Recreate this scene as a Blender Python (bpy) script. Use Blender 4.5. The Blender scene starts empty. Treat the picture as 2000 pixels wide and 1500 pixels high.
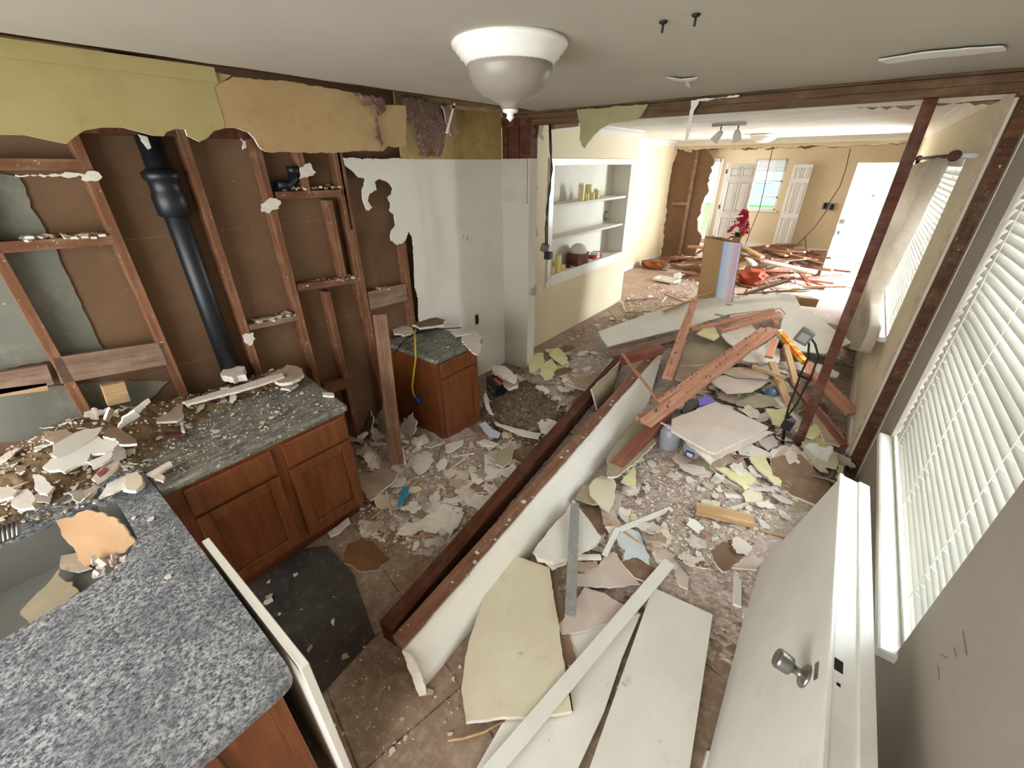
import bpy, bmesh, math, random
from mathutils import Vector, Matrix, noise
from mathutils.geometry import tessellate_polygon
R = math.radians
rnd = random.Random(7)
S = bpy.context.scene
C = S.collection

# ------------------------------------------------------------------ camera, world, lights, exposure
FPX = 812.0
AX = (Vector((0.78786579, 0.2842402, -0.54632867)), Vector((0.61581911, -0.37205738, 0.69450711)), Vector((-0.00585878, -0.88361803, -0.46817183)))
EYE = Vector((0, 0, 2.05))
def rotv(x, y, z):
    v = Vector((x, y, z)); return Vector((AX[0].dot(v), AX[1].dot(v), AX[2].dot(v)))
cd = bpy.data.cameras.new('camera'); cam = bpy.data.objects.new('camera', cd); C.objects.link(cam)
cd.sensor_width = 36; cd.lens = FPX / 2000 * 36; cd.clip_start = .02; cd.clip_end = 300
r_, d_, f_ = rotv(1, 0, 0), rotv(0, 1, 0), rotv(0, 0, 1)
m = Matrix((r_, -d_, -f_)).transposed().to_4x4(); m.translation = EYE
cam.matrix_world = m; S.camera = cam

w = bpy.data.worlds.new('sky'); S.world = w; w.use_nodes = True
bg = w.node_tree.nodes['Background']; bg.inputs[0].default_value = (.86, .93, 1, 1); bg.inputs[1].default_value = 2.3
S.view_settings.view_transform = 'Standard'; S.view_settings.look = 'None'
S.view_settings.exposure = 0.6; S.view_settings.gamma = 1; S.view_settings.use_curve_mapping = False
def area(name, loc, rot, sx, sy, power, col=(1, .98, .95)):
    l = bpy.data.lights.new(name, 'AREA'); l.shape = 'RECTANGLE'; l.size = sx; l.size_y = sy; l.energy = power; l.color = col
    o = bpy.data.objects.new(name, l); C.objects.link(o); o.location = loc; o.rotation_euler = rot; return o
# added fill behind the camera; daylight through the two side windows, the open front door and the far doorway
area('fill_behind_camera', (-1.1, -1.9, 1.3), (R(82), 0, 0), 3.4, 2.2, 84, (.98, .99, 1))
area('daylight_window', (1.1, 2.2, 1.35), (0, R(90), 0), 1.5, 1.9, 125, (.86, .94, 1))
area('daylight_window', (1.15, 5.75, 1.75), (0, R(72), 0), 1.8, 3.0, 950, (.86, .94, 1))
area('daylight_door', (1.4, 9.85, 1.15), (0, R(90), R(38)), 2.2, 2.1, 960, (.84, .93, 1))
area('far_room_light', (-3.3, 14.3, 1.4), (R(-90), 0, 0), 1.4, 2.0, 80, (.93, .97, 1))
area('far_room_light', (-3.6, 12.0, 1.3), (0, R(-90), 0), 1.8, 1.6, 45, (.95, .97, 1))  # added fill inside the far room, no opening in this wall

# ------------------------------------------------------------------ helpers
def P(px, py, x=None, y=None, z=None):
    r = rotv(px - 1000.0, py - 750.0, FPX)
    t = x / r.x if x is not None else (y / r.y if y is not None else (z - EYE.z) / r.z)
    return EYE + r * t
def proj(p):
    v = Vector(p) - EYE; x = sum(AX[i][0] * v[i] for i in range(3)); y = sum(AX[i][1] * v[i] for i in range(3)); z = sum(AX[i][2] * v[i] for i in range(3))
    return x / z * FPX + 1000, y / z * FPX + 750
MARKS = [('the blue wrapper', 788, 970), ('the loose board foot', 780, 915), ('the lone cabinet corner', 865, 868), ('the wide cabinet end', 705, 985), ('the largest ragged sheet', 845, 1020), ('the rust-brown paper', 715, 1085),
         ('the white triangle piece', 968, 915), ('the round plaster cake', 1078, 832), ('the brown dirt heap', 1015, 790), ('the plaster pillar', 1030, 722), ('the black carton', 962, 775), ('the yellow plate', 1070, 720), ('the folded papers', 955, 840),
         ('the metal strip top', 1123, 982), ('the bluish paper', 1235, 1065), ('the labelled water jug', 1345, 890), ('the pine offcut', 1415, 1003), ('the white trim stick', 1480, 970), ('the post foot', 1550, 884), ('the fallen door top', 1628, 985),
         ('the brown slab', 1440, 1070), ('the long trim end', 1305, 1100), ('the yellow triangle', 1232, 935), ('the grey-brown slab', 1570, 930), ('the big pinkish board', 1410, 835), ('the orange printed box', 1546, 672), ('the long red board', 1390, 735),
         ('the shelf wall', 1150, 625), ('the big white panel tip', 1175, 660), ('the picture box', 1420, 560), ('the white tray', 1303, 543), ('the brown wall opening', 1330, 495), ('the front door', 1600, 550), ('the far timber heap middle', 1500, 520), ('the floor sheet', 600, 1200),
         ('the cream slab', 1000, 1300), ('the curved splinter', 930, 1435), ('the beam near end', 830, 1350), ('the sink', 150, 1000), ('the speckled white sheet', 160, 890), ('the square tan chip', 330, 805), ('the pipe foot', 455, 725), ('the dark red strip', 338, 846), ('the worktop corner', 310, 930),
         ('the far worktop corner', 640, 770), ('the yellow hose', 812, 650), ('the curled tan chunk', 560, 730), ('the right clean board', 1290, 1300), ('the split stick', 1250, 730), ('the khaki wedged board', 1180, 745), ('the peninsula edge', 430, 1120), ('the cut wall edge', 1645, 905)]
def where(p):
    x, y = proj(p); d = sorted((abs(mx - x) + abs(my - y) * 1.3, i) for i, (_, mx, my) in enumerate(MARKS))
    n, mx, my = MARKS[d[0][1]]; dx, dy = x - mx, (y - my) * 1.2; dist = math.hypot(dx, dy)
    side = ('right of' if dx > 0 else 'left of') if abs(dx) > abs(dy) else ('in front of' if dy > 0 else 'behind')
    return ('close ' if dist < 22 else '') + side + ' ' + n
def hexc(h):
    h = h.lstrip('#'); v = [int(h[i:i + 2], 16) / 255 for i in (0, 2, 4)]
    return tuple((c / 12.92 if c <= .04045 else ((c + .055) / 1.055) ** 2.4) for c in v) + (1,)
def tag(o, label=None, cat=None, group=None, kind=None):
    if label: o['label'] = label
    if cat: o['category'] = cat
    if group: o['group'] = group
    if kind: o['kind'] = kind
    return o
def empty(name, loc=(0, 0, 0), label=None, cat=None, group=None, rot=None):
    o = bpy.data.objects.new(name, None); C.objects.link(o); o.location = loc; o.empty_display_size = .05
    if rot: o.rotation_euler = rot
    tag(o, label, cat, group); return o
class MB:
    def __init__(s): s.bm = bmesh.new()
    def face(s, pts, mi=0, smooth=False):
        try: f = s.bm.faces.new([s.bm.verts.new(p) for p in pts])
        except ValueError: return
        f.material_index = mi; f.smooth = smooth
    def box(s, a, b, mi=0, M=None):
        x0, y0, z0 = a; x1, y1, z1 = b
        v = [Vector(p) for p in ((x0, y0, z0), (x1, y0, z0), (x1, y1, z0), (x0, y1, z0), (x0, y0, z1), (x1, y0, z1), (x1, y1, z1), (x0, y1, z1))]
        if M: v = [M @ p for p in v]
        v = [s.bm.verts.new(p) for p in v]
        for q in ((0, 3, 2, 1), (4, 5, 6, 7), (0, 1, 5, 4), (1, 2, 6, 5), (2, 3, 7, 6), (3, 0, 4, 7)):
            s.bm.faces.new([v[i] for i in q]).material_index = mi
        return s
    def tube(s, pts, rad, n=10, mi=0, cap=True):
        pts = [Vector(p) for p in pts]; rings = []; rr = rad if hasattr(rad, '__len__') else [rad] * len(pts)
        up = Vector((0, 0, 1)); prev = None
        for i, p in enumerate(pts):
            t = (pts[min(i + 1, len(pts) - 1)] - pts[max(i - 1, 0)]).normalized()
            if prev is None:
                a = t.orthogonal().normalized()
            else: a = (prev - t * prev.dot(t)).normalized()
            prev = a; b = t.cross(a)
            rings.append([s.bm.verts.new(p + (a * math.cos(2 * math.pi * k / n) + b * math.sin(2 * math.pi * k / n)) * rr[i]) for k in range(n)])
        for i in range(len(rings) - 1):
            for k in range(n):
                f = s.bm.faces.new((rings[i][k], rings[i][(k + 1) % n], rings[i + 1][(k + 1) % n], rings[i + 1][k])); f.smooth = True; f.material_index = mi
        if cap:
            for rg in (rings[0][::-1], rings[-1]): s.bm.faces.new(rg).material_index = mi
        return s
    def lathe(s, prof, M=None, n=40, mi=0):
        M = M or Matrix(); rings = []
        for r, z in prof:
            rings.append([s.bm.verts.new(M @ Vector((r * math.cos(2 * math.pi * k / n), r * math.sin(2 * math.pi * k / n), z))) for k in range(n)])
        for i in range(len(rings) - 1):
            for k in range(n):
                f = s.bm.faces.new((rings[i][k], rings[i][(k + 1) % n], rings[i + 1][(k + 1) % n], rings[i + 1][k])); f.smooth = True; f.material_index = mi
        for rg in (rings[0][::-1], rings[-1]):
            try: s.bm.faces.new(rg).material_index = mi
            except ValueError: pass
        return s
    def slab(s, pts, th, mi=(0, 1, 2), n=None):
        """outline pts (3D, roughly flat) = top face; extruded th against its normal. mi = top, rim, back"""
        pts = [Vector(p) for p in pts]
        nn = Vector((0, 0, 0))
        for i in range(len(pts)):
            a, b = pts[i], pts[(i + 1) % len(pts)]; nn += a.cross(b)
        nn.normalize()
        if n is not None and nn.dot(Vector(n)) < 0: pts.reverse(); nn.negate()
        tris = tessellate_polygon([pts])
        top = [s.bm.verts.new(p) for p in pts]; bot = [s.bm.verts.new(p - nn * th) for p in pts]
        for t in tris:
            a, b, c = t
            for vs, want, k in ((top, nn, mi[0]), (bot, -nn, mi[2])):
                q = [vs[a], vs[b], vs[c]]
                if (q[1].co - q[0].co).cross(q[2].co - q[0].co).dot(want) < 0: q.reverse()
                try: s.bm.faces.new(q).material_index = k
                except ValueError: pass
        for i in range(len(pts)):
            j = (i + 1) % len(pts)
            s.bm.faces.new((top[i], bot[i], bot[j], top[j])).material_index = mi[1]
        return s
    def build(s, name, mats, parent=None, loc=None, bevel=0, recenter=False):
        me = bpy.data.meshes.new(name)
        o = bpy.data.objects.new(name, me); C.objects.link(o)
        if recenter and loc is None:
            n = len(s.bm.verts); c = Vector((0, 0, 0))
            for v in s.bm.verts: c += v.co
            loc = c / max(n, 1)
            for v in s.bm.verts: v.co -= loc
        s.bm.normal_update(); s.bm.to_mesh(me); s.bm.free()
        for mt in (mats if isinstance(mats, (list, tuple)) else [mats]): me.materials.append(mt)
        if loc is not None: o.location = loc
        if parent is not None: o.parent = parent
        if bevel:
            b = o.modifiers.new('b', 'BEVEL'); b.width = bevel; b.segments = 2; b.limit_method = 'ANGLE'; b.angle_limit = R(40)
        return o
def jag(pts, amp=.01, step=.04, sharp=.6, rn=rnd):
    """torn outline: each edge subdivided and pushed in its own plane"""
    pts = [Vector(p) for p in pts]; nn = Vector((0, 0, 0)); out = []
    for i in range(len(pts)): nn += pts[i].cross(pts[(i + 1) % len(pts)])
    nn.normalize()
    for i in range(len(pts)):
        a, b = pts[i], pts[(i + 1) % len(pts)]; L = (b - a).length; k = max(1, int(L / step * 1.7)); side = nn.cross((b - a).normalized())
        out.append(a)
        for j in range(1, k):
            t = (j + rn.uniform(-.3, .3)) / k; q = a.lerp(b, t); sw = math.sin(math.pi * t)
            out.append(q + side * (rn.uniform(-amp, amp) * .8 + sw * amp * 2.2 * noise.noise(q * (.35 / max(step, .01)))))
    return out
def planar(pts):
    pts = [Vector(p) for p in pts]; nn = Vector((0, 0, 0)); c = Vector((0, 0, 0))
    for i in range(len(pts)): nn += pts[i].cross(pts[(i + 1) % len(pts)]); c += pts[i] / len(pts)
    nn.normalize(); return [p - nn * (p - c).dot(nn) for p in pts]
def frame(a, b, up=(0, 0, 1)):
    x = (b - a).normalized(); u = Vector(up); y = u.cross(x)
    if y.length < 1e-4: y = Vector((0, 1, 0)).cross(x)
    y.normalize(); z = x.cross(y)
    M = Matrix((x, y, z)).transposed().to_4x4(); M.translation = a.lerp(b, .5); return M

# ------------------------------------------------------------------ materials
MATS = {}
def newmat(name):
    m = bpy.data.materials.new(name); m.use_nodes = True; nt = m.node_tree; b = nt.nodes['Principled BSDF']; MATS[name] = m
    return m, nt, b
def nd(nt, typ, **kw):
    n = nt.nodes.new(typ)
    for k, v in kw.items():
        if k in n.inputs.keys(): n.inputs[k].default_value = v
        else: setattr(n, k, v)
    return n
def coords(nt, scale=(1, 1, 1), obj=True, rot=(0, 0, 0)):
    tc = nt.nodes.new('ShaderNodeTexCoord'); mp = nt.nodes.new('ShaderNodeMapping'); mp.inputs['Scale'].default_value = scale; mp.inputs['Rotation'].default_value = rot
    if obj: nt.links.new(tc.outputs['Object'], mp.inputs[0])
    else:
        g = nt.nodes.new('ShaderNodeNewGeometry'); nt.links.new(g.outputs['Position'], mp.inputs[0])
    return mp.outputs[0]
def ramp(nt, fac, stops):
    r = nt.nodes.new('ShaderNodeValToRGB'); e = r.color_ramp.elements
    while len(e) < len(stops): e.new(.5)
    for el, (p, c) in zip(e, stops): el.position = p; el.color = hexc(c) if isinstance(c, str) else (c, c, c, 1)
    nt.links.new(fac, r.inputs[0]); return r.outputs[0]
def mixc(nt, fac, a, b, mode='MIX'):
    n = nt.nodes.new('ShaderNodeMix'); n.data_type = 'RGBA'; n.blend_type = mode
    for s, v in ((n.inputs[0], fac), (n.inputs[6], a), (n.inputs[7], b)):
        if hasattr(v, 'is_output'): nt.links.new(v, s)
        elif isinstance(v, str): s.default_value = hexc(v)
        else: s.default_value = v
    return n.outputs[2]
def bump(nt, b, h, s=.3, dist=.01):
    n = nt.nodes.new('ShaderNodeBump'); n.inputs['Strength'].default_value = s; n.inputs['Distance'].default_value = dist
    nt.links.new(h, n.inputs['Height']); nt.links.new(n.outputs[0], b.inputs['Normal'])
def noise_n(nt, vec, scale, detail=4, rough=.55, dist=0):
    n = nt.nodes.new('ShaderNodeTexNoise'); n.inputs['Scale'].default_value = scale; n.inputs['Detail'].default_value = detail; n.inputs['Roughness'].default_value = rough; n.inputs['Distortion'].default_value = dist
    nt.links.new(vec, n.inputs['Vector']); return n.outputs['Fac']
def dusty(name, base, dark, dust='cfc4b4', amt=.35, scale=6, rough=.85, bmp=.15, speck=.0, obj=True, spec=.25):
    """painted / papered surface with patchy dirt and optional plaster specks"""
    m, nt, b = newmat(name); v = coords(nt, obj=obj)
    n1 = noise_n(nt, v, scale, 6, .6); col = ramp(nt, n1, [(.3, dark), (.65, base)])
    n2 = noise_n(nt, v, scale * 3.1, 5, .7)
    f2 = ramp(nt, n2, [(.62 - amt * .25, 0.0), (.8 - amt * .2, min(1, amt * 1.6))])
    col = mixc(nt, f2, col, dust)
    if speck:
        n3 = noise_n(nt, v, 55, 2, .5); f3 = ramp(nt, n3, [(.76 - speck * .1, 0.0), (.80 - speck * .1, .7)]); col = mixc(nt, f3, col, 'd8cfc2')
    nt.links.new(col, b.inputs['Base Color']); b.inputs['Roughness'].default_value = rough; b.inputs['Specular IOR Level'].default_value = spec
    if bmp: bump(nt, b, n2, bmp, .006)
    return m
def wood(name, c1, c2, c3, speck=.6, rough=.7, dust=.25, grain=1):
    m, nt, b = newmat(name); v = coords(nt, (1.1 * grain, 16, 16)); v2 = coords(nt)
    n1 = noise_n(nt, v, 2.2, 6, .62, .6); col = ramp(nt, n1, [(.28, c1), (.5, c2), (.72, c3)])
    n2 = noise_n(nt, v2, 7, 5, .65)
    col = mixc(nt, ramp(nt, n2, [(.5, 0.0), (.75, dust)]), col, 'a89880')
    col = mixc(nt, ramp(nt, noise_n(nt, v2, 3.1, 3), [(.35, .35), (.55, 0.0)]), col, c1)
    if speck:
        n3 = noise_n(nt, v2, 60, 2, .5); col = mixc(nt, ramp(nt, n3, [(.77 - .08 * speck, 0.0), (.80 - .08 * speck, .75)]), col, 'cfc3b4')
    nt.links.new(col, b.inputs['Base Color']); b.inputs['Roughness'].default_value = rough; b.inputs['Specular IOR Level'].default_value = .25
    bump(nt, b, n1, .25, .003); return m
def plain(name, col, rough=.6, metal=0, spec=.4, emit=None):
    m, nt, b = newmat(name); v = coords(nt); n = noise_n(nt, v, 14, 4, .6)
    h = hexc(col); d = tuple(c * .94 for c in h[:3]) + (1,)
    nt.links.new(mixc(nt, ramp(nt, n, [(.35, 0.0), (.65, 1.0)]), d, h), b.inputs['Base Color'])
    b.inputs['Roughness'].default_value = rough; b.inputs['Metallic'].default_value = metal; b.inputs['Specular IOR Level'].default_value = spec
    return m
M_ceil = dusty('ceiling_paint', 'b9b1a1', 'b1a999', amt=.02, scale=1.5, bmp=.03, obj=False)
M_ceil2 = dusty('ceiling_texture', 'e4e0d8', 'd2ccc2', amt=.1, scale=3, bmp=.3, obj=False)
M_yellow = dusty('yellow_paint', 'a99b6a', '988a58', '8a7c52', amt=.3, scale=2.2, bmp=.08, obj=False)
M_beige = dusty('beige_paint', 'b59a70', 'a58a60', '8f6c4c', amt=.3, scale=3, bmp=.06, obj=False)
M_yellow2 = dusty('old_yellow_paint', 'b8a068', '9c8450', '84694a', amt=.4, scale=3, bmp=.06, obj=False)
M_pil = dusty('pillar_paint', 'c4bcae', 'bbb3a4', 'b0a798', amt=.12, scale=1.5, bmp=.03, obj=False)
M_cream = dusty('cream_paint', 'ddd6bd', 'd6ceb4', 'c9bfa5', amt=.12, scale=1.5, bmp=.03, obj=False)
M_white = dusty('white_paint', 'e3dfd3', 'dad5c7', 'c9c1ae', amt=.1, scale=2, bmp=.03, obj=False)
M_grey = dusty('grey_skim', 'bdb5a8', 'aea598', 'd0c8bb', amt=.3, scale=4, bmp=.05, obj=False)
M_livy = dusty('living_paint', 'e8dcbe', 'e4d7b8', 'dccfb2', amt=.03, scale=1.2, bmp=.03, obj=False)
M_peach = dusty('peach_paint', 'e4d0ac', 'dcc8a4', 'd6c4a0', amt=.03, scale=1.2, bmp=.03, obj=False)
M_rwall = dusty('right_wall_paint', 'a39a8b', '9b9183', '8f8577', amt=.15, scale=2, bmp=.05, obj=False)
M_sheath = dusty('brown_gypsum_paper', '80644c', '6f543e', '8e7459', amt=.25, scale=2.0, bmp=.05, speck=.15, obj=False)
M_ggrey = dusty('grey_gypsum_board', '8a8a7c', '6c6c62', 'a09c8c', amt=.4, scale=1.6, bmp=.12, speck=.3, obj=False)
M_gyp = dusty('raw_gypsum', 'e6ddd0', 'd3c8b8', 'c0b3a2', amt=.3, scale=20, bmp=.3)
M_paper = dusty('brown_board_paper', 'b8a28c', 'a48e78', 'cdbeac', amt=.35, scale=4, bmp=.1, speck=.2)
M_paperd = dusty('dark_board_paper', '8a705a', '745c48', 'a58e76', amt=.35, scale=5, bmp=.1, speck=.2)
M_pink = dusty('pinkish_board_paper', 'cfbfb1', 'c2b09f', 'd9ccbf', amt=.35, scale=4, bmp=.1, speck=.15)
M_bwhite = dusty('board_white_paint', 'e6e3d8', 'dcd8cb', 'bdb4a4', amt=.16, scale=3, bmp=.05)
M_bcream = dusty('board_cream_paint', 'e0d6bc', 'd4c8ab', 'b3a58c', amt=.2, scale=3, bmp=.06)
M_byel = dusty('board_yellow_paint', 'e2daa8', 'd6cd98', 'cfc6a0', amt=.15, scale=6, bmp=.06)
M_bgreen = dusty('board_khaki_paint', 'a89b80', '978a70', 'b5a88e', amt=.25, scale=3, bmp=.06)
M_chip = [dusty('chip_white', 'e2dbcf', 'cfc5b6', 'b7a996', amt=.3, scale=25, bmp=.3), dusty('chip_cream', 'd6c8b0', 'bfae94', 'a89780', amt=.3, scale=25, bmp=.3),
          dusty('chip_tan', 'bda68e', 'a08870', 'cbbba6', amt=.3, scale=25, bmp=.3)]
M_stud = wood('stud_wood', '5c3a28', '7c5238', '96694c', .9)
M_studl = wood('weathered_plank', '6d5343', '8a6f5d', 'a08877', .7, dust=.6)
M_board = wood('red_cedar_board', 'a8705a', 'c48e72', 'd8ac90', .5)
M_boardd = wood('dark_red_board', '6a3c2e', '884f3c', '9c6650', .5)
M_pine = wood('pale_pine', 'a5825a', 'bf9a70', 'd2b68e', .3)
M_beam = wood('beam_wood', '5f3d2b', '7f5640', '9a7058', .9, dust=.45)
M_beamd = wood('dark_beam_wood', '3f2012', '572e1b', '6d4029', .4, dust=.15)
M_post = wood('post_wood', '3f1e14', '58301f', '6a3f2c', .3)
M_cherry, nt, b = newmat('cherry_cabinet'); v = coords(nt, (9, 9, 1.0))
n1 = noise_n(nt, v, 4, 5, .6, .5); nt.links.new(ramp(nt, n1, [(.25, '5e3219'), (.5, '744020'), (.8, '87502a')]), b.inputs['Base Color']); b.inputs['Roughness'].default_value = .38; b.inputs['Coat Weight'].default_value = .15
M_cherryd = plain('cherry_groove', '5e2a12', .5)
M_dark = plain('dark_recess', '1d1612', .9)
M_floor, nt, b = newmat('tile_floor'); v = coords(nt, obj=False)
n1 = noise_n(nt, v, 3.5, 7, .65); n2 = noise_n(nt, v, 19, 6, .7); col = ramp(nt, n1, [(.3, '77624f'), (.55, '907863'), (.75, 'a38c76')])
br = nd(nt, 'ShaderNodeTexBrick', offset=0.0, **{'Scale': 1.0, 'Mortar Size': .004, 'Brick Width': .46, 'Row Height': .46, 'Color1': (1, 1, 1, 1), 'Color2': (1, 1, 1, 1), 'Mortar': (.35, .3, .25, 1)})
v45 = coords(nt, obj=False, rot=(0, 0, R(12))); nt.links.new(v45, br.inputs['Vector']); col = mixc(nt, 1.0, col, br.outputs[0], 'MULTIPLY')
col = mixc(nt, ramp(nt, n2, [(.47, 0.0), (.66, .65)]), col, 'b3a28c')
nt.links.new(col, b.inputs['Base Color']); b.inputs['Roughness'].default_value = .75; bump(nt, b, n2, .25, .004)
M_floor2, nt, b = newmat('living_floor'); v = coords(nt, obj=False)
n1 = noise_n(nt, v, 2.5, 7, .65); n2 = noise_n(nt, v, 17, 6, .7); col = ramp(nt, n1, [(.3, '8f7668'), (.6, 'a38b7c'), (.75, 'b8a596')])
col = mixc(nt, ramp(nt, n2, [(.55, 0.0), (.7, .7)]), col, 'd0c2b4'); nt.links.new(col, b.inputs['Base Color']); b.inputs['Roughness'].default_value = .6
M_rub, nt, b = newmat('rubble_dust'); v = coords(nt, obj=False)
n1 = noise_n(nt, v, 4, 7, .7); n2 = noise_n(nt, v, 30, 6, .75); vo = nd(nt, 'ShaderNodeTexVoronoi', Scale=70.0, feature='F1'); nt.links.new(v, vo.inputs['Vector'])
vd = nd(nt, 'ShaderNodeTexVoronoi', Scale=70.0, feature='DISTANCE_TO_EDGE'); nt.links.new(v, vd.inputs['Vector'])
sep = nd(nt, 'ShaderNodeSeparateColor'); nt.links.new(vo.outputs['Color'], sep.inputs[0])
col = ramp(nt, sep.outputs[0], [(.0, 'ab998a'), (.35, 'c0b0a2'), (.7, 'd6cabd'), (1, 'e4dacf')])
col = mixc(nt, ramp(nt, n1, [(.35, .9), (.6, .35)]), col, 'b8a79b'); col = mixc(nt, ramp(nt, vd.outputs[0], [(.0, .5), (.12, 0.0)]), col, '8e7a6a')
col = mixc(nt, ramp(nt, n2, [(.45, .4), (.6, 0.0)]), col, '9a8676')
nt.links.new(col, b.inputs['Base Color']); b.inputs['Roughness'].default_value = .95; bump(nt, b, mixc(nt, .5, n2, vd.outputs[0]), .6, .012)
M_dirt, nt, b = newmat('brown_dirt'); v = coords(nt, obj=False); n1 = noise_n(nt, v, 22, 8, .75); n2 = noise_n(nt, v, 60, 3)
col = ramp(nt, n1, [(.3, '4a3c2e'), (.5, '6d5c48'), (.7, '8d7b64')]); col = mixc(nt, ramp(nt, n2, [(.62, 0.0), (.68, .8)]), col, 'bfb09c')
nt.links.new(col, b.inputs['Base Color']); b.inputs['Roughness'].default_value = 1; bump(nt, b, n1, .9, .015)
M_gran, nt, b = newmat('grey_granite'); v = coords(nt, obj=False); vs = coords(nt, (1, .8, 1), obj=False, rot=(0, 0, R(25)))
n1 = noise_n(nt, vs, 70, 9, .85, .1); n2 = noise_n(nt, vs, 170, 4, .7); n3 = noise_n(nt, vs, 9, 4, .6)
col = ramp(nt, n1, [(.36, '24262a'), (.44, '5c6064'), (.51, '93969a'), (.58, 'b6b8b4'), (.68, 'd8d8d0')])
col = mixc(nt, ramp(nt, n2, [(.40, .85), (.47, 0.0)]), col, '25272a'); col = mixc(nt, ramp(nt, n2, [(.60, 0.0), (.66, .7)]), col, 'cfcdc4')
col = mixc(nt, ramp(nt, n3, [(.42, .45), (.58, 0.0)]), col, '55585c')
nt.links.new(col, b.inputs['Base Color']); b.inputs['Roughness'].default_value = .3
M_gran2, nt, b = newmat('dusty_granite'); v = coords(nt, (1, .28, 1), obj=False, rot=(0, 0, R(15)))
n1 = noise_n(nt, v, 38, 9, .75, .6); n2 = noise_n(nt, coords(nt, obj=False), 7, 6, .7); n4 = noise_n(nt, coords(nt, obj=False), 70, 3, .5)
col = ramp(nt, n1, [(.36, '363630'), (.48, '66665c'), (.6, '918e80'), (.72, 'b2ad9c')]); col = mixc(nt, ramp(nt, n2, [(.45, 0.0), (.75, .55)]), col, '9b9384')
col = mixc(nt, ramp(nt, n4, [(.64, 0.0), (.67, .9)]), col, 'dcd6ca')
nt.links.new(col, b.inputs['Base Color']); b.inputs['Roughness'].default_value = .55
M_black = plain('black_pipe_coat', '15191d', .42, spec=.5)
M_cable = plain('black_cable', '1c1614', .6)
M_boxm = plain('grey_electrical_box', '6c675c', .55, .3)
M_steel = plain('brushed_steel', '8d8b86', .33, .9)
M_galv = dusty('painted_metal', '98968e', '85837b', 'b8b5ac', amt=.3, scale=20, rough=.6, speck=.5)
M_sink = plain('dark_steel_sink', '6f6e66', .45, 0)
M_glass, nt, b = newmat('window_glass'); b.inputs['Transmission Weight'].default_value = 1; b.inputs['Roughness'].default_value = .02; b.inputs['IOR'].default_value = 1.02
M_frost, nt, b = newmat('frosted_glass'); v = coords(nt); b.inputs['Base Color'].default_value = hexc('8f867a'); b.inputs['Roughness'].default_value = .35
wv = nd(nt, 'ShaderNodeTexNoise', Scale=60.0); nt.links.new(v, wv.inputs['Vector']); bump(nt, b, wv.outputs['Fac'], .1, .002)
M_gloss = plain('gloss_white_trim', 'ece9df', .3, spec=.5)
M_slat, nt, b = newmat('blind_slat'); b.inputs['Base Color'].default_value = hexc('e8e6de'); b.inputs['Roughness'].default_value = .45
tr = nd(nt, 'ShaderNodeBsdfTranslucent', Color=hexc('f0eee6')); mx = nd(nt, 'ShaderNodeMixShader', Fac=.2); nt.links.new(b.outputs[0], mx.inputs[1]); nt.links.new(tr.outputs[0], mx.inputs[2]); nt.links.new(mx.outputs[0], nt.nodes['Material Output'].inputs[0])
M_curt, nt, b = newmat('curtain_cloth'); v = coords(nt); n1 = noise_n(nt, v, 8, 5); nt.links.new(ramp(nt, n1, [(.3, 'bdb2a2'), (.7, 'd4cabb')]), b.inputs['Base Color']); b.inputs['Roughness'].default_value = .9
tr = nd(nt, 'ShaderNodeBsdfTranslucent', Color=hexc('c4b9a9')); mx = nd(nt, 'ShaderNodeMixShader', Fac=.4); nt.links.new(b.outputs[0], mx.inputs[1]); nt.links.new(tr.outputs[0], mx.inputs[2]); tp = nd(nt, 'ShaderNodeBsdfTransparent'); m2 = nd(nt, 'ShaderNodeMixShader', Fac=.3); nt.links.new(mx.outputs[0], m2.inputs[1]); nt.links.new(tp.outputs[0], m2.inputs[2]); nt.links.new(m2.outputs[0], nt.nodes['Material Output'].inputs[0])
M_insul = dusty('dirty_insulation', '7d6354', '5e463a', 'a18b7c', amt=.5, scale=14, bmp=1, rough=1)
M_candle, nt, b = newmat('ivory_wax'); b.inputs['Base Color'].default_value = hexc('e6d795'); b.inputs['Roughness'].default_value = .5; b.inputs['Subsurface Weight'].default_value = .2; b.inputs['Subsurface Radius'].default_value = (.02, .015, .01)
M_yel = plain('yellow_hose', 'd8b93c', .5); M_blue = plain('blue_plastic', '1f3f9a', .4); M_red = plain('red_cloth', 'b02030', .8); M_orange = plain('orange_cloth', '9a4228', .85)
M_purple = plain('purple_plastic', '7b68c0', .5); M_wicker = wood('brown_wicker', '4e2c20', '6a3d2c', '85543f', 0)
M_card = plain('cardboard', 'a68865', .85); M_label = plain('white_sticker', 'eceae4', .5)
M_pinkf = plain('magenta_petal', 'b8103f', .6); M_green = plain('dark_green_leaf', '1e3a20', .6)
M_grass = plain('lawn_grass', '8fb06a', .9)
M_dtile = dusty('dark_floor_tile', '4c453e', '3b3530', '6e655a', amt=.35, scale=5, bmp=.1, speck=.35, obj=False)
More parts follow.
